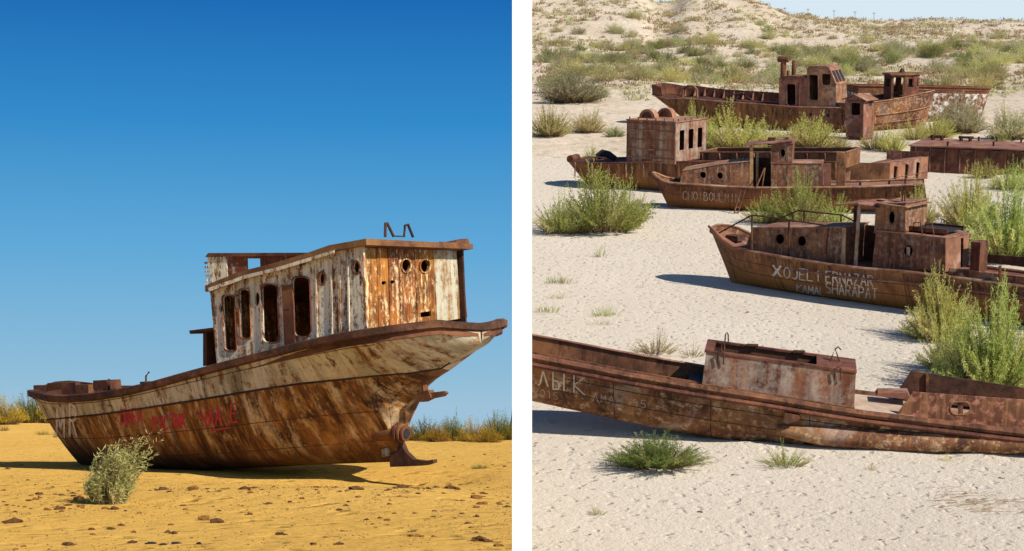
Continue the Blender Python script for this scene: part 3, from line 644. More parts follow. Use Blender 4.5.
# ------------------------------------------------------------------ boats on the pale slope
UNI = [i/26 for i in range(27)]
BOW = [0, .006, .015, .03, .05, .08, .12, .17, .23, .3, .4, .5, .6, .7, .8, .9, 1]
BOWHB = lambda h: [(0, .04), (.006, .2*h), (.015, .3*h), (.03, .44*h), (.05, .57*h), (.08, .7*h), (.12, .82*h), (.17, .91*h), (.23, .96*h), (.3, h), (.8, h), (1, .9*h)]
def seams(Hd, js, cols):
    for j in js: MB().tube([r[j]+V((0, -.004, 0)) for r in Hd['rows'][2:]], .022, 4).build('plate_seam', M['rustdark'], Hd['root'])
    for i in cols: MB().tube([p+V((0, -.004, 0)) for p in Hd['rows'][i][2:]], .02, 4).build('plate_seam', M['rustdark'], Hd['root'])
def near_barge():
    F = slope_frame((532, 438), (1024, 458), 1.9)
    r = thing('wrecked_barge', F, 'long low rusty wreck nearest the viewer, with a square hatch box on deck', 'boat', None)
    x0 = F.at(523, 360, 1, 0).x; x1 = x0+32
    sheer = [(532, 357), (570, 364), (620, 374), (700, 388), (760, 397), (850, 412), (940, 423), (1024, 433), (1150, 446)]
    xh = F.at(704, 384, 1, 0).x
    Hd = hull(F, r, x0, x1, UNI, [(0, 2.15), (.8, 2.2), (1, 1.6)], sheer, [(0, .32), (1, .3)], [M['rustpale'], M['rust']],
      bot=[(532, 405), (600, 420), (650, 431), (700, 440), (760, 449), (850, 456.5), (940, 459), (1024, 457), (1150, 452)], bd=.05, rail=.19, railmat=M['rust'], deckmat=M['rustlite'], caps=(True, True), deckopen=(x0, xh, -1.2, 1.15))
    seams(Hd, (6, 8), (4, 8, 12, 16, 20))
    inf = Hd['info']
    MB().tube([(x, -h-.12, z-.36) for x, h, z, k in inf], .13, 6).build('rub_rail', M['rust'], r, smooth=True)
    # open hold: far coaming, inner walls and floor
    zt = lambda x: lerp_tab([(i[0], i[2]) for i in inf], x)
    xs = [x0+(xh-x0)*k/6 for k in range(7)]
    for yy, hgt, nm in ((1.15, .42, 'coaming'), (-1.2, .05, 'coaming')):
        a = [(x, yy, zt(x)+hgt) for x in xs]; b = [(x, yy, zt(x)-.9) for x in xs]; c = [(x, yy+.1, zt(x)+hgt) for x in xs]; d = [(x, yy+.1, zt(x)-.9) for x in xs]
        mb = MB(); mb.grid([b, a, c, d]); mb.build(nm, M['rust'], r)
    lpipe(r, [(x, 1.12, zt(x)+.4) for x in xs], .07, M['rustlite'], 'coaming_rim')
    MB().grid([[(x, -1.2, zt(x)-.9) for x in xs], [(x, 1.2, zt(x)-.9) for x in xs]]).build('hold_floor', M['rustdark'], r)
    MB().box((x0, -1.2, zt(x0)-.9), (x0+.08, 1.15, zt(x0)+.3)).build('hold_wall', M['rust'], r)
    for k in range(5):
        x = x0+.8+k*1.7; MB().box((x, -1.45, zt(x)-.02), (x+.12, -1.3, zt(x)+.07)).build('cleat', M['rustdark'], r)
    # hatch box
    yn, yf = -1.35, 1.5
    w, p = cabin(F, r, [(702, 385), (854, 409), (856, 373), (706, 352.5)], yn, yf, [], M['hatch'], M['rust'], th=.1, roof=False, endmat=M['rust'], farmat=M['rustdark'])  # unpainted rust far wall, dark to paint in shade inside the box
    a, b = p[3], p[2]; f = lambda t, y: V((a.x+(b.x-a.x)*t, y, a.z+(b.z-a.z)*t+.004))
    MB().prism([f(-.01, yn-.05), f(1.005, yn-.05), f(1.005, yf+.05), f(-.01, yf+.05)], [[f(.05, yn+.35), f(.74, yn+.3), f(.74, yf-.2), f(.05, yf-.2)]], (0, 0, .1)).build('hatch_top', M['rust'], r)
    lp = lambda t, y: [f(t, y)+V((0, 0, .1)), f(t, y)+V((.02, 0, .5)), f(t+.012, y)+V((0, 0, .62)), f(t+.024, y)+V((-.02, 0, .5)), f(t+.024, y)+V((0, 0, .1))]
    for t, y in ((.1, yn+.05), (.11, yf-.1)): lpipe(r, lp(t, y), .04, M['rustdark'], 'lifting_loop')
    for t in (.08, .86):
        q = f(t, yn-.1); lpipe(r, [q+V((0, 0, -.5)), q+V((.02, -.05, .1)), q+V((.15, -.05, .22)), q+V((.3, -.05, .1)), q+V((.3, 0, -.5))], .035, M['rustdark'], 'lifting_loop')
    q = f(.86, .3); MB().tube([q+V((-.2, 0, .1)), q+V((0, 0, .75)), q+V((.25, 0, .1))], .05, 6).tube([q+V((0, 0, .7)), q+V((.15, 0, .85)), q+V((.3, 0, .7))], .04, 6).build('hook_stand', M['rustdark'], r)
    for t in (.3, .62): q = f(t, yf-.2); MB().box(q+V((-.3, -.1, .1)), q+V((.3, .1, .2))).build('hinge', M['rustdark'], r)
    # bare deck right of the box, then two wings of the broken coaming
    dk = lambda x: zt(x)-.05
    xa = p[1].x+.03; xb = F.at(906, 400, 1, 0).x
    MB().grid([[(xa, -1.9, dk(xa)+.05), (xb+.4, -1.9, dk(xb)+.05)], [(xa, 1.95, dk(xa)+.05), (xb+.4, 1.95, dk(xb)+.05)]]).build('sandy_deck', M['deckpink'], r)
    MB().prism([F.at(*q_, 1, .35) for q_ in ((876, 396), (911, 400), (908, 393), (878, 393))], [], (0, 1.1, 0)).build('torn_plate', M['rustlite'], r)
    panel(F, r, 1, -1.5, [(895, 417), (1150, 441), (1150, 412), (1024, 400), (913, 392)], [rrect(951, 402, 970, 414, 5.5)], .1, M['wing'], 'coaming_wing', ['window_frame'], 1.2)
    panel(F, r, 1, -1.45, [(958, 403), (963, 403), (963, 414), (958, 414)], [], .05, M['rust'], 'window_bar')
    panel(F, r, 1, 1.55, [(893, 399), (1150, 425), (1150, 400), (1024, 388), (911, 371)], [], .1, M['rustdark'], 'coaming_wing')  # dark rust paints in the far wing's shaded inner side
    panel(F, r, 1, 1.4, [(926, 396), (929, 396), (929, 373), (926, 373)], [], .1, M['rust'], 'stanchion')
    a = [F.at(q_[0], q_[1], 1, -2.25) for q_ in ((776, 431), (820, 437), (900, 443), (1000, 445), (1150, 445))]
    MB().tube([V((q_.x, -1.95, q_.z)) for q_ in a], [.25, .5, .52, .5, .4], 10).build('bilge_strake', M['rustpale'], r, smooth=True)
    MB().prism([F.at(*q_, 1, -2.45) for q_ in ((783, 422), (788, 424), (800, 419), (799, 416), (785, 413))], [], (0, .5, 0)).build('fender_stub', M['rust'], r)
    graffiti(Hd, [('Л', 538, 385, 10, 15, .15, 3), ('Ы', 553, 389, 11, 17, .15, 5), ('K', 574, 393, 11, 18, .18, 0)], 1.6, M['whitepaint'])
    graffiti(Hd, [('2015', 534, 394, 4.5, 7, .25, 2)], 1.0, M['chalk'])
    graffiti(Hd, [('AMAH 95', 593, 401, 5, 8, .14, 3)], .8, M['chalk'])
near_barge()
def lettered_boat():
    F = slope_frame((740, 290), (1000, 325), 2.1)
    r = thing('wrecked_boat', F, 'rusty cabin boat lettered XOJELI in white, with bent bow rails, behind the nearest wreck', 'boat', 'wrecked boats on the pale slope')
    x0 = F.at(711, 230, 1, 0).x; x1 = x0+30
    sheer = [(711, 228), (719, 235), (730, 246.5), (751, 251), (789, 258), (827, 264), (860, 268), (914, 272), (1000, 283), (1120, 300)]
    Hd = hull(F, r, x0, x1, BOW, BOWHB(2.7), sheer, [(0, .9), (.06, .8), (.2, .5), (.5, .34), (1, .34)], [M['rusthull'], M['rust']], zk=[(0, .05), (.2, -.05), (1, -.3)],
      rake=(2.0, 0), rakelen=.16, bd=[(0, .45), (.12, .35), (.2, .15), (1, .15)], rail=.1, railmat=M['rustlite'], deckmat=M['rustlite'])
    seams(Hd, (6, 8), (8, 10, 11, 12, 13))
    inf = Hd['info']; zt = lambda x: lerp_tab([(i[0], i[2]) for i in inf], x)
    MB().tube([(x, -h-.05, z-.75) for x, h, z, k in inf[9:]], .08, 6).build('strake', M['rustlite'], r, smooth=True)
    yn, yf = -1.75, 1.75
    por = ['porthole_rim', 'porthole_rim']
    cabin(F, r, [(744, 250), (842, 267), (843.5, 228), (752.5, 228.5)], yn, yf, [ell(780, 239, 4.3, 5), ell(802, 241, 4.3, 5)], M['rustpaint'], M['rustlite'], rims=por, over=.06)
    panel(F, r, 1, yn-.03, [(841, 267), (844.5, 267.5), (845.5, 228), (842, 228)], [], .1, M['hatch'], 'corner_post')
    cabin(F, r, [(872, 268), (945, 272), (945.5, 239), (876, 231)], yn, yf, [ell(908.5, 251, 4.5, 5.5)], M['rustpaint'], M['rustlite'], rims=por[:1], over=.05, endmat=M['rustlite'], endholes=[[(960.5, 267), (963.5, 266), (963.5, 238), (961, 238)]])
    panel(F, r, 1, yn+.12, [(906.5, 247), (910, 247), (910, 256), (906.5, 256)], [], .02, M['hatch'], 'porthole_cover')
    # wheelhouse: solid block with a porthole, open doorway left of it, bent roof sheets
    cabin(F, r, [(874, 233), (905, 232), (905.5, 203.5), (876, 205)], yn+.1, yf-.3, [ell(892, 217.5, 3, 6)], M['rustpaint'], M['rustlite'], rims=por[:1], over=.1)
    panel(F, r, 1, yn, [(853.5, 268), (856.5, 268), (860.5, 204), (857.5, 206)], [], .12, M['hatch'], 'door_post')
    panel(F, r, 1, yf-.4, [(850, 266), (880, 268), (880, 226), (850, 224)], [], .1, M['rustdark'], 'side_wall')  # dark rust far wall paints in the doorway's shaded interior
    panel(F, r, 1, yf-.4, [(853, 226), (857, 226), (858, 205), (854, 205)], [], .1, M['rust'], 'door_post')
    z0 = F.at(858, 200, 1, yn)
    for x_, dz, wd in ((-1.7, -.55, 1.9), (.1, -.3, 1.6), (1.6, -.1, 2.4)):
        MB().prism([V((z0.x+x_, yn-.3, z0.z+dz)), V((z0.x+x_+wd, yn-.3, z0.z+dz+.35*(1 if x_ < 0 else -.3))), V((z0.x+x_+wd, yf-.3, z0.z+dz+.3*(1 if x_ < 0 else -.3))), V((z0.x+x_, yf-.3, z0.z+dz+.05))], [], (0, 0, .07)).build('roof_sheet', M['rustlite'], r)
    q = F.at(892, 199, 1, -.5); MB().tube([q+V((-1.2, 0, -.2)), q+V((1, 0, -.15))], .07).tube([q+V((.8, 0, -.2)), q+V((.8, 0, .4)), q+V((1, 0, .4)), q+V((1, 0, -.2))], .05).build('roof_fitting', M['rustdark'], r)
    # black slab standing in for the shaded hatch recess, hoops on the aft cabin
    q0 = F.at(924, 231, 1, .3); q1 = F.at(945, 237, 1, yn)
    MB().box((q1.x-3.2, -1.0, q1.z+.17), (q1.x-.3, 1.3, q1.z+.27)).build('black_hatch_slab', M['char'], r)
    for yy in (-1.1, 1.3): MB().box((q1.x-3.3, yy, q1.z+.1), (q1.x-.2, yy+.1, q1.z+.42)).build('hatch_coaming', M['rust'], r)
    for dx in (-2.6, -1.7): lpipe(r, [(q1.x+dx, -1.5, q1.z+.1), (q1.x+dx+.05, -1.5, q1.z+.75), (q1.x+dx+.5, -1.45, q1.z+.8), (q1.x+dx+.7, -1.4, q1.z-.1)], .05, M['rustdark'], 'hoop')
    xe = F.at(945, 250, 1, yn).x
    MB().box((xe+.7, .7, zt(xe)-.1), (xe+1.4, 1.9, zt(xe)+2.0)).build('locker', M['rust'], r)
    # bow rails
    rl = [(719, 233), (752, 215), (789, 220), (829, 226)]
    pipe(F, r, rl+[(827, 240), (826, 254), (831, 263)], 1, -2.2, .06, M['rustdark'], 'bow_rail')
    for a, b, c in ((752, 215, 251), (789, 220, 259)): pipe(F, r, [(a, b), (a-.3, c)], 1, -2.2, .07, M['rustdark'], 'stanchion')
    pipe(F, r, [(757, 233), (774, 221), (798, 210.5), (842, 215), (856, 222)], 1, 2.2, .06, M['rustdark'], 'bow_rail')
    for a, b, c in ((804, 211, 232), (841, 215, 236)): pipe(F, r, [(a, b), (a, c)], 1, 2.2, .06, M['rustdark'], 'stanchion')
    q = V((x0+2.2, 0, zt(x0+2.2))); MB().box(q+V((-.5, -.5, -.4)), q+V((.6, .5, .0))).build('windlass', M['rustdark'], r)
    # aft bulwark
    panel(F, r, 1, -2.5, [(946, 280), (1110, 305), (1110, 287), (1024, 277), (949, 268)], [], .08, M['rustpale'], 'aft_bulwark')
    panel(F, r, 1, 2.3, [(985, 262), (1120, 280), (1120, 270), (1024, 257), (985, 254)], [], .08, M['rustdark'], 'aft_bulwark')
    lpipe(r, [F.at(1000, 283, 1, -2.6), F.at(1000, 266, 1, -2.6)], .1, M['rust'], 'stanchion')
    graffiti(Hd, [('X', 773, 276, 8, 11, .1, 2)], 2.4, M['whitepaint'])
    graffiti(Hd, [('OJELI', 784, 278, 6, 11, .1, 1.8)], 1.2, M['whitepaint'])
    graffiti(Hd, [('ERNAZAR', 826, 282, 5.2, 11, .1, 1.8), ('SHARAPAT', 826, 293, 5, 11, .13, 1.6), ('KAMAL', 797, 292, 4.6, 8, .13, 1.2)], 1.3, M['whitepaint'])
lettered_boat()
def faded_boat():
    F = slope_frame((668, 210), (925, 217), 2.0)
    r = thing('wrecked_boat', F, 'rusty cabin boat with faded CHOIBOULMIN lettering and a leaning ladder, beside the large grey-green bush', 'boat', 'wrecked boats on the pale slope')
    x0 = F.at(652, 175, 1, 0).x; x1 = F.at(923, 200, 1, 0).x
    sheer = [(652, 173), (660, 179), (667, 182.4), (680, 183.5), (720, 186), (746, 187.6), (786, 187.6), (824, 187.4), (860, 187), (925, 184)]
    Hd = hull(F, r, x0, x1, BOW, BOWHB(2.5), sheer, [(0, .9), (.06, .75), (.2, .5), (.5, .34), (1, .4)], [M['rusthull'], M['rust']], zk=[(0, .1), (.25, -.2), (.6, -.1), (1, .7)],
      rake=(1.7, -.5), rakelen=.16, bd=[(0, .5), (.1, .35), (.2, .12), (1, .1)], rail=.12, railmat=M['rustlite'], deckmat=M['rustlite'])
    seams(Hd, (7,), (9, 11, 13))
    yn, yf = -1.7, 1.7
    cabin(F, r, [(679, 186), (749, 190), (749, 161.5), (720, 164.5), (683, 171)], yn, yf, [ell(703, 175, 3, 3.4), ell(720, 175.6, 3, 3.4)], M['rustpaint'], M['rustlite'], rims=['porthole_rim']*2, over=.06, rim=.8)
    panel(F, r, 1, yn-.02, [(749.5, 189), (753, 189), (753, 146.5), (750, 147)], [], .15, M['hatch'], 'door_post')
    cabin(F, r, [(771, 190), (822, 189.5), (822, 164), (771, 163.5)], yn, yf, [], M['rustpaint'], M['rustlite'], over=.06, endmat=M['rustlite'])
    cabin(F, r, [(771, 163), (792, 162.5), (793, 143.5), (771, 144.5)], yn+.1, yf-.3, [ell(783, 153, 2.3, 4)], M['rustpaint'], M['rustlite'], rims=['porthole_rim'], over=.1, rim=.8)
    panel(F, r, 1, yf-.4, [(749, 189), (773, 189), (773, 158), (749, 157)], [], .1, M['rustdark'], 'side_wall')
    panel(F, r, 1, -.4, [(756, 189), (758.5, 189), (758.5, 152), (756, 152)], [], .1, M['palepanel'], 'door_post')
    z0 = F.at(745, 146, 1, yn); z1 = F.at(793, 143, 1, yn)
    MB().prism([V((z0.x, yn-.3, z0.z)), V((z1.x, yn-.3, z1.z+.15)), V((z1.x, yf-.3, z1.z+.2)), V((z0.x, yf-.3, z0.z+.05))], [], (0, 0, .1)).build('roof_sheet', M['rustlite'], r)
    for a in (769.5, 773.5, 786.5): 
        q = F.at(a, 142, 1, 0); lbox(r, (q.x-.18, -.2, q.z-.3), (q.x+.18, .2, q.z+.45), M['rustdark'], 'roof_fitting')
    panel(F, r, 1, yn+.3, [(836, 189), (845, 189), (845, 153), (836.5, 152)], [], 1.0, M['rust'], 'locker')
    panel(F, r, 1, yn-.04, [(824, 189), (831, 188.6), (831, 163), (823, 163.5)], [], .1, M['rustlite'], 'corner_plate')
    pipe(F, r, [(741, 161), (741, 153), (745, 153), (745, 161)], 1, -1, .06, M['rustdark'], 'hoop')
    q = F.at(672, 181, 1, 0); MB().tube([q+V((-1, 0, -.3)), q+V((1, 0, -.2))], .12).tube([q+V((0, -.6, -.4)), q+V((0, -.6, .4))], .14).build('windlass', M['rustdark'], r)
    for a, b in ((860, 187), (889, 186), (905, 184.5)):
        q = F.at(a, b, 1, -1.5); lbox(r, (q.x-.12, -1.6, q.z-.3), (q.x+.12, -1.4, q.z+.55), M['rustdark'], 'bollard')
    graffiti(Hd, [('CHOIBOULMIN', 683, 199.5, 3.9, 8.5, .05, 1.35)], .75, M['chalk'])
    L = thing('ladder', F, 'short rusty ladder leaning on the side of the faded lettering boat', 'ladder')
    y0 = -3.1
    a0, a1 = F.at(745.5, 189, 1, -2.75), F.at(737.5, 215, 1, -3.4); b0, b1 = F.at(741, 190, 1, -2.75), F.at(733.5, 215, 1, -3.4)
    lpipe(L, [a0, a1], .07, M['rust'], 'rail'); lpipe(L, [b0, b1], .07, M['rust'], 'rail')
    for k in range(5): t = .1+.2*k; lpipe(L, [a0+(a1-a0)*t, b0+(b1-b0)*t], .05, M['rust'], 'rung')
    for k, (a, b, lab) in enumerate((((764.5, 168), (756, 188), 'upper rusty bar leaning in the doorway of the faded lettering boat'), ((765, 168), (760, 201), 'lower rusty bar leaning against the side of the faded lettering boat'))):
        o = MB().tube([F.at(a[0], a[1], 1, -1.9), F.at(b[0], b[1], 1, -2.8)], .07).build('leaning_bar', M['rust']); o.matrix_world = F.mat(); tag(o, lab, 'bar')
faded_boat()
def house_boat():
    F = slope_frame((585, 188), (885, 205), 2.6)
    r = thing('wrecked_boat', F, 'long wreck with a big ribbed deckhouse with three end windows and a long open hold', 'boat', 'wrecked boats on the pale slope')
    x0 = F.at(570, 161, 1, 0).x; x1 = F.at(843, 185, 1, 0).x
    sheer = [(570, 161), (587, 163), (628, 162.6), (678, 161.5), (720, 161), (850, 162)]
    ss = [0, .004, .012, .025, .045, .075, .11, .16, .22, .3, .4, .5, .6, .7, .8, .9, 1]
    Hd = hull(F, r, x0, x1, ss, [(0, .04), (.004, .9), (.012, 1.5), (.025, 2.1), (.045, 2.6), (.075, 2.9), (.11, 3.1), (.2, 3.2), (1, 3.2)], sheer, [(0, .9), (.1, .6), (.25, .35), (1, .3)], [M['rusthull'], M['rust']],
      zk=[(0, .1), (.2, -.2), (1, -.2)], rake=(2.0, 0), rakelen=.12, bd=.1, rail=.09, railmat=M['rust'], deckmat=M['rustdark'])
    inf = Hd['info']; zt = lambda x: lerp_tab([(i[0], i[2]) for i in inf], x)
    for k in range(14):
        x = x0+2+k*(x1-x0-3)/14; MB().box((x, -3.27, zt(x)-1.6), (x+.12, -3.15, zt(x))).build('frame_rib', M['rustlite'], r)
    # deckhouse, turned a little on the hull
    bl = F.at(626.5, 161, 1, -2.6); a = math.radians(-9)
    def T(x, y, z): return V((bl.x+x*math.cos(a)-y*math.sin(a), bl.y+x*math.sin(a)+y*math.cos(a), bl.z+z))
    Fh = Frame(F.w(bl), F.ex*math.cos(a)+F.ey*math.sin(a), F.ey*math.cos(a)-F.ex*math.sin(a), F.ez)
    h = bpy.data.objects.new('deckhouse', None); C.objects.link(h); h.parent = r; h.matrix_local = Matrix.Translation(bl) @ Matrix.Rotation(a, 4, 'Z')
    pr = Fh.at(675, 160, 1, 0); pt = Fh.at(674.6, 122.7, 1, 0); Lx, Hz = pr.x, pt.z
    Wd = 6.6
    for _ in range(12):
        Wd += (706-Fh.px((Lx, Wd, 0))[0])*.05
    MB().box((0, 0, 0), (Lx, .08, Hz)).build('ribbed_wall', M['house'], h)
    for k, zz in enumerate((.12, .32, .55, .78, .94)):
        MB().box((-.02, -.07, Hz*zz-.05), (Lx, -.001, Hz*zz+.06)).build('rib', M['rustlite'], h)
    for xx in (.0, Lx*.5, Lx-.12): MB().box((xx, -.05, .0), (xx+.1, -.002, Hz)).build('rib', M['rustlite'], h)
    MB().box((0, Wd-.08, 0), (Lx, Wd, Hz)).build('rear_wall', M['rust'], h)
    MB().box((0, .082, 0), (.08, Wd-.082, Hz)).build('end_wall', M['rust'], h)
    hs = []
    for k in range(3):
        y0 = Wd*(.13+.29*k); hs.append([V((Lx, y0, Hz*.32)), V((Lx, y0+Wd*.15, Hz*.32)), V((Lx, y0+Wd*.15, Hz*.80)), V((Lx, y0, Hz*.80))])
    w = MB().prism([V((Lx, .082, 0)), V((Lx, Wd-.082, 0)), V((Lx, Wd-.082, Hz)), V((Lx, .082, Hz))], hs, (-.08, 0, 0)).build('window_wall', M['hatch'], h)
    MB().box((-.1, -.1, Hz+.003), (Lx+.1, Wd+.1, Hz+.12)).build('roof', M['rustlite'], h)
    for k in range(6): MB().box((Lx*(.05+.18*k), -.08, Hz+.12), (Lx*(.05+.18*k)+.1, .02, Hz+.4)).build('roof_stud', M['rust'], h)
    for k in range(5): MB().box((Lx-.1, Wd*(.1+.2*k), Hz+.12), (Lx, Wd*(.1+.2*k)+.1, Hz+.34)).build('roof_stud', M['rust'], h)
    for cx_, cy_ in ((Lx*.22, Wd*.35), (Lx*.34, Wd*.72)):   # two half drums on the roof
        pts = [V((cx_+1.0*math.cos(math.pi*k/12), cy_-.45, Hz+.12+1.0*math.sin(math.pi*k/12))) for k in range(13)]
        MB().prism(pts, [], (0, .9, 0)).build('half_drum', M['rustlite'], h)
        pts = [V((cx_+.65*math.cos(math.pi*k/10), cy_-.47, Hz+.2+.65*math.sin(math.pi*k/10))) for k in range(11)]
        MB().prism(pts, [], (0, .015, 0)).build('drum_face', M['rust'], h)
    # open hold
    xa = F.at(700, 153, 1, -2.3).x; xb = F.at(846, 153, 1, -2.3).x
    za, zb = F.at(700, 152.5, 1, -2.3).z, F.at(846, 152.5, 1, -2.3).z
    def cm(y, m1):
        MB().prism([V((xa, y, za-1.6)), V((xb, y, zb-1.6)), V((xb, y, zb)), V((xa, y, za))], [], (0, .08, 0)).build('hold_coaming', m1, r)
    cm(-2.3, M['rust']); cm(3.0, M['rustred'])
    for x, z in ((xa, za), (xb, zb)): MB().box((x-.04, -2.219, z-1.6), (x+.04, 2.998, z)).build('hold_end', M['rustred'], r)
    MB().prism([V((xa-.1, -2.45, za+.003)), V((xb+.1, -2.45, zb+.003)), V((xb+.1, 3.2, zb+.003)), V((xa-.1, 3.2, za+.003))], [[V((xa+.1, -2.2, za)), V((xb-.1, -2.2, zb)), V((xb-.1, 2.95, zb)), V((xa+.1, 2.95, za))]], (0, 0, .09)).build('hold_rim', M['rustlite'], r)
    for k in range(9):
        x = xa+.3+k*(xb-xa-.6)/8; z = za+(zb-za)*k/8
        MB().prism([V((x, -2.302, z-.05)), V((x, -2.7, z-.05)), V((x, -2.302, z-.95))], [], (.09, 0, 0)).build('bracket', M['rustlite'], r)
    # foredeck gear
    q = F.at(597, 160, 1, 0); MB().tube([q+V((0, 0, .35)), q+V((.6, .2, .7)), q+V((1.3, .3, .6)), q+V((2.1, .2, .25))], [.35, .5, .42, .3], 8).build('engine_block', M['char'], r, smooth=True)
    q = F.at(586, 162, 1, -2.2); 
    for dx in (0, 1.1, 2.2): MB().box((q.x+dx, -2.3, q.z), (q.x+dx+.1, -2.2, q.z+.55)).build('rail_post', M['rust'], r)
    MB().box((q.x-.1, -2.32, q.z+.551), (q.x+2.4, -2.1, q.z+.65)).build('bow_rail', M['rustlite'], r)
    q = F.at(572, 160, 1, 0); MB().tube([q+V((.2, -1, .2)), q+V((.2, 1, .2))], .42, 10).build('bow_roller', M['rust'], r, smooth=True)
    # broken after section
    s = thing('hull_section', slope_frame((846, 184), (889, 186), 0), 'broken off square hull section at the right end of the open hold', 'wreck piece')
    G = slope_frame((846, 184), (889, 186), 0)
    L_ = G.at(889, 182, 1, 0).x; H_ = G.at(846, 162, 1, 0).z; Wd = 9.0; a = .28
    P = lambda x, y, z: V((x+y*a, y, z))
    MB().prism([P(0, 0, 0), P(L_, 0, 0), P(L_, 0, H_), P(0, 0, H_)], [], (0, .1, 0)).build('side_plate', M['rust'], s)
    MB().prism([P(L_, .1, 0), P(L_, Wd, 0), P(L_, Wd, H_), P(L_, .1, H_)], [[P(L_, 1+2.6*k, H_*.1), P(L_, 1.6+2.6*k, H_*.1), P(L_, 1.9+2.6*k, H_*.8), P(L_, 1+2.6*k, H_*.88)] for k in range(3)], (-.1, 0, 0)).build('end_frame', M['rustlite'], s)
    MB().prism([P(0, Wd, 0), P(L_, Wd, 0), P(L_, Wd, H_+.6), P(0, Wd, H_+.6)], [], (0, .1, 0)).build('side_plate', M['rust'], s)
    MB().prism([P(L_*.62, .1, H_-.02), P(L_, .1, H_-.02), P(L_, Wd, H_-.02), P(L_*.8, Wd, H_-.02)], [], (0, 0, .08)).build('deck_plate', M['rustlite'], s)
    MB().prism([P(0, .1, H_*.3), P(L_, .1, H_*.3), P(L_, Wd, H_*.3), P(0, Wd, H_*.3)], [], (0, 0, .08)).build('floor_plate', M['rustdark'], s)
    for k in range(3): MB().prism([P(.5+1.4*k, .1, H_*.3), P(.5+1.4*k, Wd, H_*.3), P(.5+1.4*k, Wd, H_-.3), P(.5+1.4*k, .1, H_-.5)], [], (.08, 0, 0)).build('frame_rib', M['rust'], s)
    MB().box(P(L_*.45, 5, H_), P(L_*.75, 5.1, H_+1.0)).build('bent_plate', M['rustlite'], s)
house_boat()
def tug():
    F = slope_frame((690, 126), (850, 133), 2.6)
    r = thing('wrecked_boat', F, 'largest far wreck, rusty tug with tall bow bulwark, wheelhouse and two funnels', 'boat', 'wrecked boats on the pale slope')
    x0 = F.at(654, 92, 1, 0).x; x1 = F.at(866, 110, 1, 0).x
    sheer = [(654, 95), (668, 99), (687, 98), (707, 100.5), (731, 102), (760, 104), (795, 107), (846, 108), (900, 109)]
    ss = [0, .004, .012, .025, .045, .075, .11, .16, .22, .3, .4, .5, .6, .7, .8, .9, 1]
    Hd = hull(F, r, x0, x1, ss, [(0, .04), (.004, .9), (.012, 1.5), (.025, 2.1), (.045, 2.6), (.075, 3.0), (.11, 3.3), (.2, 3.5), (1, 3.4)], sheer, [(0, 1), (.1, .7), (.25, .42), (1, .34)], [M['rusthull'], M['rust']],
      zk=[(0, .3), (.2, -.6), (1, -1.4)], rake=(6, 0), rakelen=.2, bd=.1, rail=.12, railmat=M['rustlite'], deckmat=M['rustdark'])
    inf = Hd['info']
    # bow bulwark: an outer band carried round the stem with openings aft
    far = []; mb = MB()
    pts = [(x, h, z) for x, h, z, k in inf[:9]]
    path = [(x, h, z) for x, h, z in reversed(pts)]+[(x, -h, z) for x, h, z in pts[1:6]]
    hh = lambda p: 1.6 if p[0] < x0+6 else 1.3
    mb.grid([[p for p in path], [(p[0]-.15, p[1]*1.04, p[2]+hh(p)) for p in path], [(p[0]-.1, p[1]*1.0, p[2]+hh(p)) for p in path], [(p[0]+.1, p[1]*.96, p[2]) for p in path]])
    mb.build('bow_bulwark', M['rust'], r, smooth=True)
    fb = [(x, h, z) for x, h, z, k in inf[8:14]]
    MB().grid([[p for p in fb], [(p[0], p[1]*1.0, p[2]+1.3) for p in fb], [(p[0], p[1]-.12, p[2]+1.3) for p in fb], [(p[0], p[1]-.12, p[2]) for p in fb]]).build('far_bulwark', M['rust'], r)
    for k in range(9):
        x = x0+4+k*1.6; z = lerp_tab([(i[0], i[2]) for i in inf], x); y = ctab([(i[0], i[1]) for i in inf], x)
        MB().prism([V((x, y-.14, z)), V((x, y-.8, z)), V((x, y-.14, z+1.1))], [], (.1, 0, 0)).build('bulwark_knee', M['rustlite'], r)
    q = F.at(690, 88, 1, .5)
    lpipe(r, [(q.x-1.2, .5, q.z-1.6), (q.x-1.1, .5, q.z-.2), (q.x-.4, .5, q.z+.35), (q.x+.6, .5, q.z+.35), (q.x+1.2, .5, q.z-.2), (q.x+1.3, .5, q.z-2)], .16, M['rustlite'], 'towing_arch')
    for a, b, c, d in ((733, 103, 741, 93), (741, 93, 752, 100), (731, 95, 746, 92), (722, 99, 735, 101)):
        lpipe(r, [F.at(a, b, 1, -.5), F.at(c, d, 1, .4)], .12, M['rustdark'], 'winch_frame')
    yn, yf = -2.5, 2.2
    cabin(F, r, [(779, 107), (807, 108), (807, 79), (802, 77), (784, 76.5), (779, 79)], yn, yf, [rrect(787, 84, 795.5, 105, 2)], M['rustlite'], M['rust'], over=.05, rims=['window_frame'], rim=.6)
    w, p = cabin(F, r, [(807, 107), (836, 108), (836, 85), (829, 68), (826, 66.5), (810, 66.5), (807, 69)], yn, yf, [rrect(809, 75, 818, 100, 1.5), rrect(822, 74, 830.5, 85, 1.6)], M['rustlite'], M['rustlite'], over=.05, rims=['window_frame']*2, rim=.7)
    # three black plates standing in for dark window openings on the sloping front
    a, b = p[2], p[3]
    for k in range(3):
        y = yn+.5+k*1.45; u = (b-a)
        c0, c1 = a+u*.15, a+u*.82; nrm = V((0, 1, 0)).cross(u).normalized()
        if nrm.x < 0: nrm = -nrm
        MB().prism([V((c0.x, y, c0.z))+nrm*.09, V((c0.x, y+1, c0.z))+nrm*.09, V((c1.x, y+1, c1.z))+nrm*.09, V((c1.x, y, c1.z))+nrm*.09], [], nrm*.03).build('window', M['char'], r)
    pb = p[1]
    MB().box((p[0].x-.6, yn-.5, p[0].z-.45), (pb.x+.8, yf+.4, p[0].z-.12)).build('ledge', M['rust'], r)
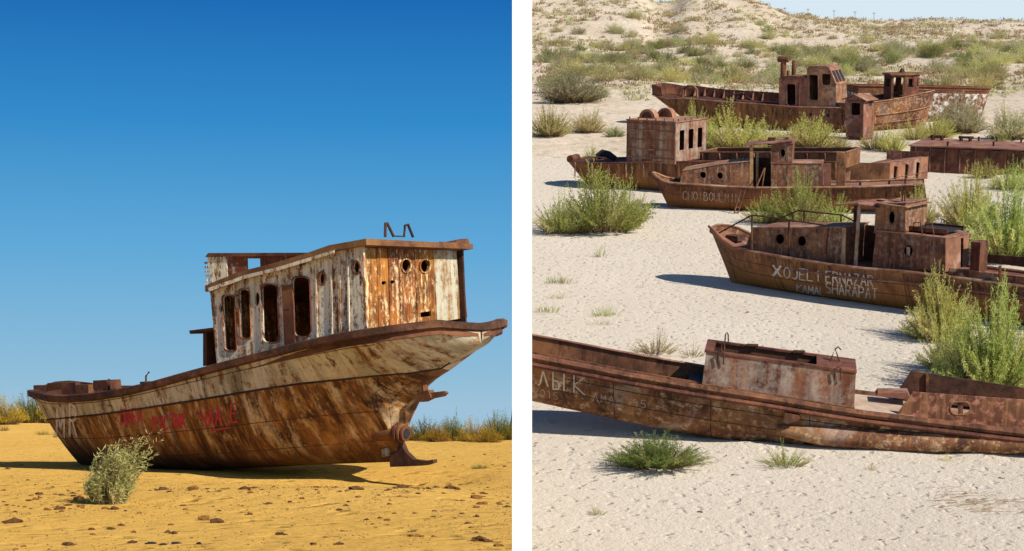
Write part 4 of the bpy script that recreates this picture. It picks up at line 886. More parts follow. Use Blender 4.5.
    panel(F, r, 1, -3.56, [(806, 124), (842, 125), (842, 109), (806, 108)], [ell(810.5, 114.5, 1.7, 2), ell(828, 115.5, 1.9, 2.1)], .06, M['rust'], 'porthole_plate')
    for q_ in ((810.5, 114.5), (828, 115.5)):
        o = F.at(q_[0], q_[1], 1, -3.54); MB().tube([o, o+V((0, .04, 0))], .3, 12).build('porthole', M['char'], r)  # black disc stands in for shade inside the hole
    f1 = F.at(783, 78, 1, -1.2); MB().tube([f1, f1+V((0, 0, 2.6))], .42, 12).build('funnel', M['rust'], r, smooth=True)
    MB().tube([f1+V((-.85, 0, 2.75)), f1+V((.85, 0, 2.75))], .45, 12).build('funnel_cap', M['rust'], r, smooth=True)
    f2 = F.at(793.6, 76, 1, .3); MB().tube([f2, f2+V((0, 0, 2.3))], .32, 12).build('funnel', M['rust'], r, smooth=True)
    f3 = F.at(788, 77, 1, -.3); MB().tube([f3, f3+V((0, 0, .95))], .22, 10).build('vent_pipe', M['rust'], r, smooth=True)
    for (a, b), (c, d) in (((775, 108), (769, 134)), ((792, 108), (776, 130)), ((763, 120), (752, 133))):
        lpipe(r, [F.at(a, b, 1, -3.7), F.at(c, d, 1, -4.2)], .15, M['rustdark'], 'hull_brace')
tug()
def booth():
    F = slope_frame((846, 139.5), (863, 140.5), 0)
    r = thing('rusty_booth', F, 'tall narrow rusty booth with a window hole in front of the far tug', 'booth')
    w, p = cabin(F, r, [(846, 139.5), (863, 140.5), (863.5, 101.5), (845, 100.5)], 0, 3.4, [[(851.5, 115), (860.3, 115), (860.3, 103), (851.5, 102.6)]], M['rustlite'], M['rustlite'], roof=False, rims=['window_frame'], rim=.7)
    for o in list(r.children):
        pass
    T_ = F.at(863.5, 101, 1, 0); L_ = F.at(845, 100, 1, 0)
    xm = (L_.x+T_.x)/2
    for (xa, za), (xb, zb) in (((L_.x-.4, L_.z), (xm, L_.z+.75)), ((xm, L_.z+.75), (T_.x+.5, T_.z))):
        MB().prism([V((xa, -.3, za)), V((xb, -.3, zb)), V((xb, 3.7, zb)), V((xa, 3.7, za))], [], (0, 0, .12)).build('roof', M['rustlite'], r)
    MB().prism([V((L_.x, .01, L_.z)), V((T_.x, .01, T_.z)), V((xm, .01, L_.z+.74))], [], (0, .08, 0)).build('gable', M['rustlite'], r)
    MB().box((T_.x+.002, 1.9, T_.z-1.9), (T_.x+.03, 2.7, T_.z-.2)).build('black_side_slit', M['char'], r)  # black plate stands in for the dark slit in the side wall
    lpipe(r, [F.at(853, 131, 1, -.1), F.at(858, 133, 1, -.15), F.at(859.5, 128.5, 1, -.1)], .07, M['rustdark'], 'door_hook')
    MB().box((T_.x*.1, -.12, .02), (T_.x*.95, -.0, .45)).build('sill', M['rustdark'], r)
booth()
def far_pair():
    F = slope_frame((858, 133), (926, 129), 2.3)
    r = thing('wrecked_boat', F, 'far wreck with a small many-windowed wheelhouse, its high bow ending right of the booth', 'boat', 'wrecked boats on the pale slope')
    x1 = F.at(934, 95, 1, 0).x; x0 = x1-19
    HB = [(0, 2.6), (.5, 2.8), (.75, 2.5), (.88, 1.7), (.95, .9), (.985, .35), (1, .04)]
    ss = [0, .1, .2, .3, .4, .5, .6, .68, .75, .82, .88, .92, .95, .97, .985, .993, 1]
    Hd = hull(F, r, x0, x1, ss, HB, [(790, 107), (876, 102), (895, 99), (915, 95), (934, 90.5)], [(0, .35), (.6, .4), (.9, .7), (1, .9)], [M['rustpale'], M['rust']], zk=[(0, -.2), (.8, -.1), (1, .4)], rake=(0, 1.4), rakelen=.2, bd=[(0, .3), (1, .6)], rail=.1, railmat=M['rustlite'], deckmat=M['rustdark'], caps=(True, False))
    MB().tube([r_[7]+V((0, -.06, 0)) for r_ in Hd['rows'][3:-2]], .1, 6).build('strake', M['rustlite'], r, smooth=True)
    MB().tube([r_[5]+V((0, -.05, 0)) for r_ in Hd['rows'][3:-2]], .08, 6).build('strake', M['rustlite'], r, smooth=True)
    graffiti(Hd, [('ROHHO', 894, 106, 5, 8, -.12, 2.6)], .7, M['chalk'])
    # octagonal wheelhouse
    c0 = F.at(901, 94, 1, .8); rad = 3.0; z0, z1 = c0.z-1.0, F.at(901, 74.5, 1, .8).z; n = 8
    pt = lambda k, z, q=rad: V((c0.x+q*math.cos(math.pi*(2*k+1)/n), .8+q*.72*math.sin(math.pi*(2*k+1)/n), z))
    for k in range(n):
        a, b, c, d = pt(k, z0), pt(k+1, z0), pt(k+1, z1), pt(k, z1)
        f = lambda u, v: a+(b-a)*u+(d-a)*v
        hole = [[f(.24, .55), f(.76, .55), f(.76, .86), f(.24, .86)]]
        if k == 4: hole = [[f(.15, .05), f(.85, .05), f(.85, .92), f(.15, .92)]]
        ctr = V((c0.x, .8, 0)); inw = (ctr-(a+b)/2); inw.z = 0
        MB().prism([a, b, c, d], hole, inw.normalized()*.1).build('wheelhouse_wall', M['rust'], r)
    MB().prism([pt(k, z1+.003, rad+.35) for k in range(n)], [], (0, 0, .28)).build('wheelhouse_roof', M['rust'], r)
    MB().tube([V((c0.x, .8, z1+.28)), V((c0.x, .8, z1+.9))], [.5, .2], 8).build('roof_vent', M['rustdark'], r)
    lpipe(r, [pt(7, z1-1.2), pt(7, z1-1.2, rad+.7), pt(7, z1-.2, rad+.8)], .06, M['rustdark'], 'lamp_arm')
    F = slope_frame((900, 123), (984, 121), 2.0)
    r = thing('wrecked_boat', F, 'farthest wreck at right, bow patched with flaking white paint below a rust band', 'boat', 'wrecked boats on the pale slope')
    x1 = F.at(990, 92, 1, 0).x; x0 = x1-24
    HB = [(0, 2.2), (.5, 2.5), (.75, 2.3), (.88, 1.6), (.95, .85), (.985, .35), (1, .04)]
    Hd = hull(F, r, x0, x1, ss, HB, [(800, 85), (860, 86), (921, 86.5), (960, 87.5), (990, 88.5)], [(0, .35), (.6, .45), (.9, .75), (1, .9)], [M['whitehull'], M['rustred']], zk=[(0, -.2), (.8, -.1), (1, .3)], rake=(0, 1.3), rakelen=.2, bd=.5, rail=.14, railmat=M['rustred'], deckmat=M['rustdark'], caps=(True, False), split=9)
    graffiti(Hd, [('5', 933, 113, 6, 13, 0, 0)], 1.8, M['whitepaint'])
far_pair()
def flat_barge():
    F = slope_frame((909, 171), (1000, 175), 0)
    r = thing('flat_barge', F, 'flat decked rusty barge with bracketed side, running out of view at right', 'barge')
    L_ = 34; H_ = F.at(909, 146, 1, 0).z; Wd = 9.6; sk = -.0
    MB().box((0, 0, -.3), (L_, Wd, H_)).build('hull', M['rust'], r)
    MB().box((-.15, -.35, H_+.003), (L_, Wd+.1, H_+.14)).build('deck', M['rustlite'], r)
    for k in range(16):
        x = .6+k*1.75; MB().box((x, -.09, 0), (x+.14, -.001, H_-.05)).build('side_rib', M['rustlite'], r)
    for k in range(8):
        x = 2.6+k*3.4; MB().prism([V((x, -.09, H_-.15)), V((x+1.7, -.09, H_-.15)), V((x, -.09, H_-1.2))], [], (0, -.28, 0)).build('bracket', M['rustdark'], r)
    for x, y in ((1.2, 7.4), (4.6, 7.4), (17.5, 3.0)):
        b = MB()
        for dx in (0, 1.1): b.tube([(x+dx, y, H_+.14), (x+dx, y, H_+.75)], .22, 8)
        b.tube([(x-.3, y, H_+.6), (x+1.5, y, H_+.6)], .16, 8); b.build('bollard', M['rustdark'], r, smooth=True)
    for x, y in ((6.5, 7.9), (8.6, 8.2), (11.5, 8.1), (15.6, 8), (9.2, 2.2), (4.2, .3), (13, 1.2), (19, 8)): lbox(r, (x, y, H_+.14), (x+.22, y+.2, H_+.7), M['rustdark'], 'deck_stud')
    lpipe(r, [(14.5, 0, H_+.15), (18, .3, H_+.3), (21, .2, H_+.15)], .1, M['rustdark'], 'deck_pipe')
flat_barge()
# ------------------------------------------------------------------ vegetation
def bush_meshes(kind, seed, n, tw):
    r = random.Random(seed); mb = MB(); st = MB()
    lobes = [(r.uniform(0, 6.28), r.uniform(.3, .65), r.uniform(.6, 1.0)) for _ in range(7)]
    for i in range(n):
        if kind == 'grass':
            a = r.uniform(0, 6.28); rad = r.random()**.55*.72*(1+.25*math.sin(3*a+seed)); b = V((rad*math.cos(a), rad*math.sin(a), 0)); h = r.uniform(.25, 1)*(1-.7*rad*rad)
            ln = r.uniform(.05, .5); a2 = a+r.gauss(0, .8)
            tip = b+V((math.cos(a2)*ln, math.sin(a2)*ln, h*(1-.25*ln)))
            mid = (b+tip)/2+V((0, 0, h*.16)); w = V((-math.sin(a+r.uniform(-1.5, 1.5)), math.cos(a), 0))*r.uniform(.006, .015)
            mb.add([b-w, b+w, mid+w*.8, mid-w*.8, tip], [(0, 1, 2, 3), (3, 2, 4)]); continue
        a = r.uniform(0, 6.28); rr = r.random()**.55
        lump_ = .78+.6*noise.noise(V((math.cos(a)*rr*2.0, math.sin(a)*rr*2.0, seed)))
        if kind == 'mound': tip = V((rr*math.cos(a), rr*math.sin(a), max(.06, math.sqrt(max(0, 1-rr*rr*.97))*lump_*r.uniform(.5, 1.05))))
        else: tip = V((rr*math.cos(a), rr*math.sin(a), (1-.66*rr*rr)*lump_*r.uniform(.42, 1.06)))
        q_ = .4 if kind == 'mound' else .42
        b = V((tip.x*q_+r.uniform(-.07, .07), tip.y*q_+r.uniform(-.07, .07), 0))
        cpt = b+V(((tip.x-b.x)*.4, (tip.y-b.y)*.4, tip.z*.6))
        pt = lambda t: b*(1-t)**2+cpt*2*t*(1-t)+tip*t*t
        if i % 3 == 0: st.tube([pt(0), pt(.35), pt(.7)], [.016, .011, .006], 4, False)
        for k in range(tw):
            t = .06+.94*((k+r.random())/tw)**.75; p = pt(t)
            out = V((p.x, p.y, 0)); out = out.normalized() if out.length > .01 else V((1, 0, 0))
            if kind == 'mound':
                d = (V((r.gauss(0, .55), r.gauss(0, .55), r.uniform(.2, 1.3)))+out*.4).normalized(); ln = r.uniform(.05, .12)*(1.15-.4*t); wd = r.uniform(.005, .010)
            else:
                tg = ((cpt-b)*(1-t)+(tip-cpt)*t).normalized(); d = (tg*.6+V((r.gauss(0, .62), r.gauss(0, .62), r.gauss(.1, .45)))).normalized(); ln = r.uniform(.04, .10)*(1.2-.5*t); wd = r.uniform(.0035, .0075)
            q = p+d*ln+V((0, 0, -.01*r.random()))
            w = d.cross(V((r.gauss(0, 1), r.gauss(0, 1), r.gauss(0, 1)))).normalized()*wd
            m_ = p+d*ln*.5
            mb.add([p, m_+w, q, m_-w], [(0, 1, 2, 3)])
    fm = bpy.data.meshes.new('foliage'); fm.from_pydata(mb.v, [], mb.f)
    sm = None
    if st.v: sm = bpy.data.meshes.new('stem'); sm.from_pydata(st.v, [], st.f); sm.materials.append(M['stem'])
    return fm, sm
PROTO = {}
def proto(kind, i, n, tw, mat):
    k = (kind, i, n, tw, mat)
    if k not in PROTO:
        bk = (kind, i, n, tw)
        if bk not in PROTO: PROTO[bk] = bush_meshes(kind, i*31+5, n, tw)
        f, s = PROTO[bk]; f = f.copy(); f.materials.clear(); f.materials.append(M[mat]); PROTO[k] = (f, s)
    return PROTO[k]
def bush(loc, wm, hm, kind, i, n, tw, mat, name, label, group=None, cat='bush', parts=True):
    f, s = proto(kind, i, n, tw, mat); rz = R.uniform(0, 6.28)
    if parts and s:
        o = ground_thing(name, loc, label, cat, group, rz); o.scale = (wm/2, wm/2, hm)
        a = bpy.data.objects.new('foliage', f); C.objects.link(a); a.parent = o
        b = bpy.data.objects.new('stem', s); C.objects.link(b); b.parent = o
    else:
        o = bpy.data.objects.new(name, f); C.objects.link(o); o.location = loc; o.rotation_euler = (0, 0, rz); o.scale = (wm/2, wm/2, hm); tag(o, label, cat, group)
    return o
def bush_R(px, py, w, h, *a, **k):
    p = slope_pt(px, py); p.z = zr(p.x, p.y)-.05; d = p.y/FP
    return bush(p, w*d*1.3, h*d*1.12, *a, **k)
def bush_L(px, py, w, h, *a, **k):
    d = EYE*FP/(py-HY); p = V(((px-CX)/FP*d, d, 0)); p.z = zl(p.x, p.y)-.03
    return bush(p, w*d/FP*1.05, h*d/FP, *a, **k)
big = [
 (602, 233, 88, 74, 'feather', 1, 204, 66, 'leafG', 'large grey-green feathery bush standing left of the faded lettering boat'),
 (562, 234, 52, 50, 'feather', 2, 153, 66, 'leafG', 'lower bush with wispy left edge joined to the large grey-green bush'),
 (628, 228, 36, 58, 'feather', 12, 119, 66, 'leafG', 'upright bush at the right flank of the large grey-green bush'),
 (800, 226, 56, 60, 'feather', 3, 187, 66, 'leafG', 'tall light green bush growing between the two lettered cabin boats'),
 (766, 224, 44, 34, 'feather', 4, 136, 66, 'leafG', 'low bush left of the tall light green bush between the boats'),
 (835, 224, 36, 32, 'feather', 13, 119, 66, 'leafG', 'low bush right of the tall light green bush, above the wheelhouse'),
 (968, 228, 54, 70, 'feather', 5, 187, 66, 'leafYG', 'yellow-green bush left of the big bush at the right edge'),
 (1008, 262, 84, 100, 'feather', 6, 255, 66, 'leafG', 'biggest dense green bush at the right edge behind the aft cabin'),
 (1012, 190, 44, 34, 'feather', 7, 136, 66, 'leafG', 'dark green bush at the right edge in front of the flat barge'),
 (940, 340, 66, 70, 'feather', 8, 255, 66, 'leafYG', 'bright wispy bush in front of the lettered boat hull at right'),
 (990, 392, 96, 112, 'feather', 9, 357, 66, 'leafG', 'tall bright feathery bush rising behind the nearest wreck at right'),
 (950, 372, 54, 62, 'feather', 10, 221, 66, 'leafYG', 'left wisps of the tall bright bush behind the nearest wreck'),
 (734, 150, 66, 48, 'feather', 11, 204, 66, 'leafYG', 'lime bush between the ribbed deckhouse and the far tug'),
 (810, 149, 58, 36, 'mound', 12, 265, 34, 'leafYG', 'rounded lime bush below the tug wheelhouse'),
 (716, 148, 34, 34, 'feather', 14, 150, 66, 'leafYG', 'yellow-green bush filling the gap left of the lime bush by the tug'),
 (764, 147, 40, 30, 'feather', 15, 150, 66, 'leafYG', 'yellow-green bush between the two lime bushes below the tug'),
 (838, 151, 26, 24, 'feather', 16, 100, 66, 'leafYG', 'small yellow-green bush against the left side of the booth'),
 (876, 150, 34, 26, 'feather', 17, 120, 66, 'leafYG', 'yellow bush at the right foot of the booth'),
 (915, 140, 30, 26, 'feather', 18, 100, 66, 'leafYG', 'small yellow-green bush below the far lettered bow'),
 (1000, 150, 26, 18, 'mound', 5, 150, 34, 'leafG', 'low green bush behind the deck of the flat barge'),
 (694, 128, 30, 28, 'feather', 13, 136, 66, 'leafYG', 'small yellow bush under the bow of the far tug'),
 (550, 137, 38, 33, 'mound', 1, 249, 34, 'leafYG', 'round yellow-green bush at the left edge of the slope'),
 (588, 133, 34, 26, 'mound', 2, 218, 34, 'leafDry', 'pale straw coloured bush right of the round yellow-green bush'),
 (592, 160, 18, 17, 'feather', 3, 85, 66, 'leafG', 'small green sprout behind the bow rail of the house wreck'),
 (614, 137, 22, 13, 'mound', 4, 140, 34, 'leafDeep', 'small dark green bush left of the ribbed deckhouse'),
 (573, 103, 60, 36, 'mound', 5, 343, 34, 'leafGrey', 'wide pale grey scrub bush on the far left of the slope'),
 (962, 133, 46, 40, 'mound', 6, 312, 34, 'leafGrey', 'grey bush in front of the bow with white paint'),
 (936, 138, 40, 30, 'feather', 7, 153, 66, 'leafYG', 'green bush at the foot of the high bow with letters'),
 (893, 152, 30, 30, 'feather', 8, 136, 66, 'leafYG', 'yellow-green bush right of the rusty booth'),
 (1010, 140, 42, 36, 'mound', 9, 280, 34, 'leafGrey', 'grey-green bush at the right edge above the flat barge'),
 (872, 204, 30, 22, 'feather', 10, 102, 66, 'leafYG', 'thin yellow bush at the stern side of the faded lettering boat'),
 (916, 228, 42, 50, 'feather', 11, 153, 66, 'leafYG', 'yellow-green bush behind the aft cabin of the lettered boat'),
 (985, 178, 28, 22, 'mound', 3, 187, 34, 'leafYG', 'small lime bush against the side of the flat barge'),
 (656, 467, 92, 38, 'feather', 21, 330, 66, 'leafDeep', 'low deep green spreading plant in front of the nearest wreck'),
 (786, 466, 46, 26, 'feather', 22, 70, 66, 'leafG', 'thin green plant at the foot of the nearest wreck right of the deep green one'),
 (655, 354, 44, 28, 'feather', 23, 60, 66, 'leafDry', 'dry straw grass tuft beyond the nearest wreck'),
 (692, 356, 24, 18, 'feather', 24, 36, 66, 'leafDry', 'smaller dry grass tuft beside the hatch box'),
 (597, 514, 17, 13, 'feather', 26, 40, 66, 'leafG', 'tiny green grass tuft alone on the foreground sand'),
 (601, 258, 14, 18, 'feather', 25, 26, 66, 'leafG', 'upright little tuft on bare sand below the large grey-green bush'),
 (560, 283, 30, 12, 'grass', 7, 120, 1, 'leafG', 'sparse flat sprig left of the boat shadow, upper one'),
 (547, 312, 30, 10, 'grass', 8, 110, 1, 'leafG', 'sparse flat sprig at the left edge of the slope, lowest one'),
 (606, 316, 26, 14, 'grass', 9, 140, 1, 'leafG', 'green sprig on bare sand above the nearest wreck'),
 (558, 299, 22, 7, 'grass', 10, 80, 1, 'leafG', 'faint sprig between two other sprigs at the left edge'),
 (600, 324, 22, 7, 'grass', 4, 80, 1, 'leafDry', 'faint dry sprig just below the green sprig'),
 (641, 287, 9, 7, 'grass', 11, 50, 1, 'leafDry', 'tiny dry tuft in front of the bow shadow'),
 (872, 470, 12, 10, 'grass', 12, 90, 1, 'leafDry', 'tiny straw tuft right under the nearest wreck'),
 (947, 461, 14, 10, 'grass', 13, 90, 1, 'leafDry', 'straw tuft under the coaming wing of the nearest wreck'),
]
for px, py, w, h, kd, i, n, tw, mt, lb in big:
    plant = kd == 'grass' or i > 20
    bush_R(px, py, w, h, kd, i, n, tw, mt, 'grass_tuft' if plant else 'desert_bush', lb, None, 'plant' if plant else 'bush')
# far belt of scrub, each bush its own object, and thin scrub too small to pick apart
rr = random.Random(3)
mats = ['farYG', 'farYG', 'farG', 'leafGrey', 'leafGrey', 'leafDry', 'farYG']
mats += ['farDark', 'farDark']
HUE = {'farDark': 'darker green', 'farYG': 'yellow-green', 'farG': 'dull green', 'leafGrey': 'grey-green', 'leafDry': 'straw coloured'}
def blocked(px, py, h):
    if 640 < px < 1000 and py > 88 : return True
    if 618 < px < 712 and py > 100: return True
    if py > 112: return True
    if 540 < px < 640 and py > 106: return True
    return False
cnt = 0
while cnt < 285:
    px = rr.uniform(546, 1050); py = rr.choice([rr.uniform(48, 100), rr.uniform(46, 80), rr.uniform(56, 92), rr.uniform(36, 60)])
    w = (16+(py-30)*.42)*rr.uniform(.55, 1.2); h = w*rr.uniform(.42, .66)
    if blocked(px, py, h): continue
    if py > 66 and noise.noise(V((px/55, py/14, 3))) < -.12: continue
    p = slope_pt(px, py); d = p.y
    if d > 520: d = 470+(d-470)*.62
    x = (px-CX)/FP*d; z = zr(x, d)
    mt = mats[int(rr.random()*9)]
    zone = ('at the left side' if px < 620 else 'above the tug bow' if px < 700 else 'left of the tug funnels' if px < 775 else 'behind the tug wheelhouse' if px < 860 else 'behind the far small wheelhouse' if px < 930 else 'toward the right edge')
    band = 'hill foot' if py < 52 else 'middle dunes' if py < 72 else 'nearer dunes'
    bush(V((x, d, z-.1)), w*d/FP, h*d/FP, 'mound', 1+cnt % 7, 200, 26, mt, 'scrub_bush', f'{"small" if w < 17 else "wide" if w > 32 else "middling"} {HUE[mt]} scrub bush on the {band} {zone}', 'scrub bushes on the far dunes', 'bush', parts=False)
    cnt += 1
mb = MB()
sb = MB()
for _ in range(9000):
    t = rr.random(); d = rr.uniform(330, 690); x = rr.uniform(2+d*.006, d*.36); z = zr(x, d)
    if noise.noise(V((x/22, d/30, 5 if t < .5 else 25))) < (-.05 if d < 560 else -.2): continue
    if d < 345 and x > 25: continue
    s = rr.uniform(.5, 1.5)*(1.15 if d > 500 else 1)
    for k in range(22):
        a = rr.uniform(0, 6.28); q = V((x+rr.gauss(0, .45*s), d+rr.gauss(0, .45*s), z-.05+abs(rr.gauss(0, .25*s)))); u = V((math.cos(a), math.sin(a), 0))*.13*s
        (mb if t < .5 else sb).add([q-u, q+u, q+u*.4+V((0, 0, .3*s)), q-u*.5+V((0, 0, .26*s))], [(0, 1, 2, 3)])
tag(sb.build('dry_scrub', M['leafBrown'], fix=False), 'dry brown scrub scattered over the far dunes and hill face', 'scrub', kind='stuff')
o = mb.build('scrub', M['leafGrey'], fix=False); tag(o, 'thin low scrub scattered over the far dunes and hill face', 'scrub', kind='stuff')
# left plain
for px, py, w, h, kd, i, mt, lb in (
 (6, 425, 46, 34, 'mound', 1, 'leafL', 'golden bush at the far left edge behind the bow'), (30, 424, 44, 38, 'mound', 2, 'leafL2', 'taller olive bush just left of the bow'), (54, 424, 40, 34, 'mound', 3, 'leafL', 'golden bush directly behind the bow'),
 (-18, 425, 44, 36, 'mound', 4, 'leafL2', 'olive bush cut by the left edge'), (78, 424, 40, 32, 'mound', 6, 'leafL', 'golden bush behind the bow, half hidden by the stem'),
 (404, 441, 34, 25, 'mound', 5, 'leafL', 'golden bush right behind the propeller tube'), (426, 441, 40, 28, 'mound', 6, 'leafL2', 'olive bush under the hanging rudder piece'), (452, 441, 36, 34, 'mound', 7, 'leafL2', 'upright olive bush in the middle of the right row'),
 (436, 442, 34, 22, 'mound', 3, 'leafL', 'low golden bush in front of the upright olive bush'), (474, 442, 38, 28, 'mound', 1, 'leafL', 'yellowish bush left of the last tall bush'), (488, 443, 34, 20, 'mound', 2, 'leafL', 'low yellow bush at the foot of the tall bush'), (498, 440, 38, 35, 'mound', 3, 'leafL2', 'tall dark olive bush at the right end of the row'),
 (384, 440, 36, 24, 'mound', 4, 'leafL', 'golden bush seen just beneath the counter'), (509, 440, 20, 28, 'mound', 5, 'leafL2', 'narrow olive bush against the white wall')):
    bush_L(px, py, w, h, kd, i, 260, 26, mt, 'desert_bush', lb)
for px, py, w, h, kd, i, n, tw, mt, lb in (
 (480, 468, 28, 8, 'mound', 6, 120, 18, 'leafDeep', 'flat dark green cushion plant alone on the sand at right'), (43, 434, 18, 8, 'mound', 3, 90, 16, 'leafL2', 'small dark green plant on the sand left of the bow'), (4, 431, 14, 10, 'mound', 5, 90, 16, 'leafL2', 'small plant at the left edge of the ochre sand'),
 (466, 474, 6, 5, 'grass', 3, 60, 1, 'leafL', 'tiny golden tuft left of the cushion plant'), (434, 454, 8, 5, 'grass', 5, 60, 1, 'leafL', 'tiny tuft beyond the skeg'), (60, 437, 20, 16, 'grass', 3, 300, 1, 'leafDry', 'dry grass clump against the stem of the boat'), (14, 528, 26, 9, 'grass', 7, 90, 1, 'leafL', 'thin dry grass at the lower left corner')):
    bush_L(px, py, w, h, kd, i, n, tw, mt, 'grass_tuft' if kd == 'grass' else 'low_plant', lb, None, 'plant')
def leaning_shrub():                                    # wind-bent shrub before the hull
    px, py = 112, 503; d = EYE*FP/(py-HY); p = V(((px-CX)/FP*d, d, 0)); p.z = zl(p.x, p.y)-.03; sc = d/FP
    r = random.Random(21); mb = MB(); st = MB()
    for i in range(210):
        u = r.random(); a = r.uniform(0, 6.28); rr_ = r.random()**.5
        bx, by = rr_*25*math.cos(a), rr_*22*math.sin(a)
        tz = r.uniform(.4, 1)*54*(1-.45*rr_*rr_)+u**3*34; tipx = bx*1.05+(tz/60)**1.8*34*r.uniform(.55, 1.15)-6; ty = by+r.gauss(0, 4)
        q0 = V((bx*.55-2, by*.5, 0)); c = V((bx*1.05-7, by*.9, tz*.7)); q2 = V((tipx, ty, tz))
        pt = lambda t: q0*(1-t)**2+c*2*t*(1-t)+q2*t*t
        if i % 3 == 0: st.tube([pt(0)*sc, pt(.4)*sc, pt(.8)*sc], [.014, .010, .006], 4, False)
        for k in range(40):
            t = .04+.96*(k+r.random())/40; q = pt(t); dr = (V((r.gauss(.5, .6), r.gauss(0, .7), r.gauss(.35, .6)))).normalized(); ln = r.uniform(3, 8)
            w = dr.cross(V((r.gauss(0, 1), r.gauss(0, 1), r.gauss(0, 1)))).normalized()*r.uniform(.3, .62)
            mb.add([q*sc, (q+dr*ln*.5+w)*sc, (q+dr*ln)*sc, (q+dr*ln*.5-w)*sc], [(0, 1, 2, 3)])
    o = ground_thing('wind_bent_shrub', p, 'sage green shrub leaning right in front of the fishing boat bow', 'shrub')
    mb.build('foliage', M['leafTumble'], o, fix=False); st.build('stem', M['stem'], o, fix=False)
leaning_shrub()
# ------------------------------------------------------------------ clods, debris, poles
def lump(seed, mat, flat=.5, n=2):
    r = random.Random(seed); mb = MB()
    for q in range(r.choice((1, 2, 3, 4))):
        bm = bmesh.new(); bmesh.ops.create_icosphere(bm, subdivisions=n, radius=1); off = V((seed*3.1+q*5, seed*1.7, 0)); sz = 1 if q == 0 else r.uniform(.3, .65); c = V((0, 0, 0)) if q == 0 else V((r.uniform(-1.3, 1.3), r.uniform(-1, 1), -.1))
        vs = []
        for v in bm.verts:
            k = 1+.65*noise.noise(v.co*1.5+off)+.4*noise.noise(v.co*3.6+off); vs.append(c+V((v.co.x*k, v.co.y*k*.75, v.co.z*k*flat))*sz)
        mb.add(vs, [[v.index for v in f.verts] for f in bm.faces]); bm.free()
    me = bpy.data.meshes.new('sand_clod'); me.from_pydata(mb.v, [], mb.f); me.materials.append(mat); return me
lumps = [lump(k, M['clod'] if k % 2 else M['clod2']) for k in range(6)]; chars = [lump(k+9, M['char'], .45) for k in range(3)]
rr = random.Random(11); n = 0
while n < 215:
    px = rr.uniform(2, 508); py = rr.choice([rr.uniform(486, 548), rr.gauss(500, 6), rr.gauss(500, 6), rr.uniform(448, 486)])
    if py < 447 or 60 < px < 420 and 440 < py < 488: continue
    if 82 < px < 150 and py < 506: continue
    d = EYE*FP/(py-HY); x = (px-CX)/FP*d; s = rr.uniform(.9, 3.8)*(py-400)/110*d/FP*(1.9 if rr.random() < .1 else 1)
    o = bpy.data.objects.new('sand_clod', lumps[n % 6]); C.objects.link(o); o.location = (x, d, zl(x, d)+s*.12); o.scale = (s, s, s*.85); o.rotation_euler = (0, 0, rr.uniform(0, 6.28))
    tag(o, 'small dark brown clod on the ochre sand '+('beyond the boat' if py < 470 else 'just in front of the boat' if py < 505 else 'in the nearest foreground')+(', left part' if px < 170 else ', centre part' if px < 340 else ', right part'), 'clod', 'dark clods strewn over the ochre sand'); n += 1
mb = MB()                                              # crumbs too small to pick apart
for _ in range(7000):
    py = rr.choice([rr.uniform(470, 551), rr.gauss(499, 7), rr.uniform(442, 490)]); px = rr.uniform(-20, 511)
    if py < 442 or noise.noise(V((px/40, py/9, 2))) < -.1: continue
    d = EYE*FP/(py-HY); x = (px-CX)/FP*d; s = rr.uniform(.3, 1.2)*(py-400)/100*d/FP; z = zl(x, d); a = rr.uniform(0, 6.28); u = V((math.cos(a), math.sin(a), 0))*s; w = V((-u.y, u.x, 0))*rr.uniform(.5, 1)
    c = V((x, d, z-s*.1)); mb.add([c-u, c-w, c+u, c+w, c+V((s*.2, 0, s*rr.uniform(.5, .9)))], [(0, 1, 4), (1, 2, 4), (2, 3, 4), (3, 0, 4)])
tag(mb.build('sand_crumbs', M['clod'], fix=False), 'small dark crumbs littering the ochre sand', 'crumbs', kind='stuff')
for k, (px, py, s, lb) in enumerate(((205, 517, 6.5, 'largest dark clod right of the shrub on the ochre sand'), (217, 520, 6, 'dark clod touching the largest one on its right'), (194, 497, 5, 'dark clod above the largest clod'), (60, 507, 5, 'dark clod left of the shrub foot'))):
    d = EYE*FP/(py-HY); x = (px-CX)/FP*d; s = s*d/FP
    o = bpy.data.objects.new('sand_clod', lumps[k]); C.objects.link(o); o.location = (x, d, zl(x, d)+s*.2); o.scale = (s, s, s); tag(o, lb, 'clod')
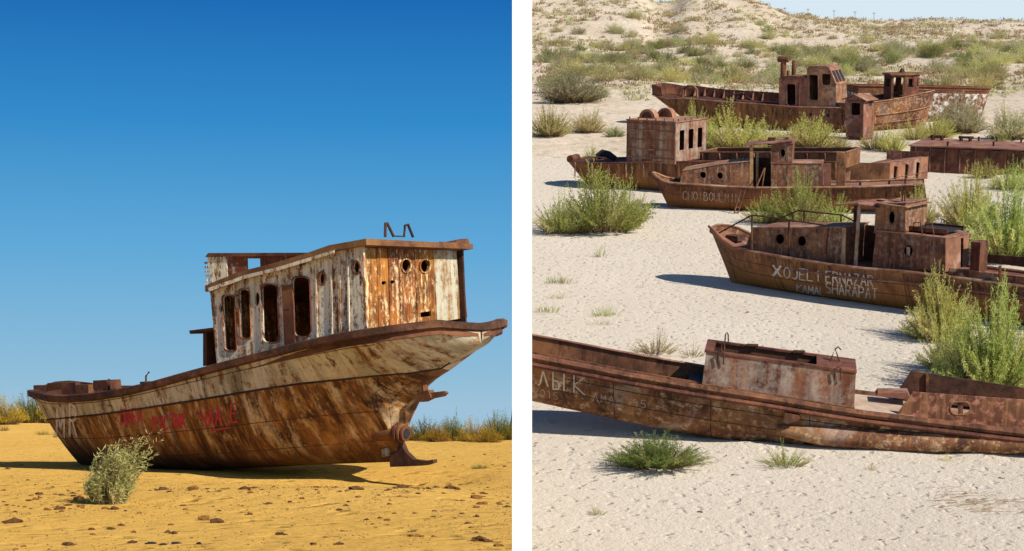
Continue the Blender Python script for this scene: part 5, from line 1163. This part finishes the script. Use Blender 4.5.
for k, (px, py, sx, lb) in enumerate(((151, 540, 9, 'left piece of black charred debris at the lower edge'), (163, 542, 8, 'middle piece of black charred debris at the lower edge'), (175, 541, 10, 'right and largest piece of black charred debris at the lower edge'), (199, 542, 7, 'thin black charred scrap right of the others'))):
    d = EYE*FP/(py-HY); x = (px-CX)/FP*d; s = sx*d/FP*.6
    o = bpy.data.objects.new('charred_scrap', chars[k % 3]); C.objects.link(o); o.location = (x, d, zl(x, d)+.01); o.scale = (s, s*.6, s*.5); o.rotation_euler = (0, 0, .6*k); tag(o, lb, 'debris')
mb = MB(); p0 = slope_pt(965, 502); r = random.Random(5)
for k in range(70):
    x = p0.x+r.gauss(0, 1.1); y = p0.y+r.gauss(0, .8); a = r.uniform(-.5, .5); l = r.uniform(.4, 1.3); z = zr(x, y)+.03
    mb.tube([(x, y, z), (x+l*.5*math.cos(a), y+l*.5*math.sin(a)*2, z+r.uniform(.02, .1)), (x+l*math.cos(a+.3), y+l*math.sin(a+.3)*2, z+.02)], .011, 3)
tag(mb.build('dry_twigs', M['twig'], fix=False), 'flat mat of dry twigs on pale sand in the lower right foreground', 'twigs', kind='stuff')
for k, (px, py, s) in enumerate(((733, 475, 2), (700, 512, 2.4), (560, 470, 2), (880, 540, 2), (820, 500, 1.6), (1000, 478, 1.8), (748, 313, 2))):
    p = slope_pt(px, py); s = s*p.y/FP; o = bpy.data.objects.new('pebble', lumps[k % 6]); C.objects.link(o); o.location = (p.x, p.y, zr(p.x, p.y)+s*.1); o.scale = (s, s, s*.7)
    tag(o, 'small brown pebble on the pale sand '+('between the two green plants', 'below the deep green plant', 'under the painted letters', 'at the lower right', 'below the fender stub', 'above the dry twigs', 'under the lettered boat')[k], 'pebble', 'brown pebbles on the pale sand')
for k, px in enumerate((785, 808, 834, 855, 874)):
    d = 740; x = (px-CX)/FP*d; zt_ = EYE+(HY-ctab([(785, 7), (874, 12)], px))/FP*d; zb = zr(x, d)-1
    o = ground_thing('utility_pole', (x, d, zb), ('leftmost', 'second from left', 'middle', 'second from right', 'rightmost')[k]+' of the thin grey utility poles on the skyline', 'pole', 'row of utility poles on the skyline')
    MB().tube([(0, 0, 0), (0, 0, zt_-zb)], [.13, .1], 6).build('post', M['pole'], o); MB().box((-.7, -.06, zt_-zb-.6), (.7, .06, zt_-zb-.45)).build('crossarm', M['pole'], o)
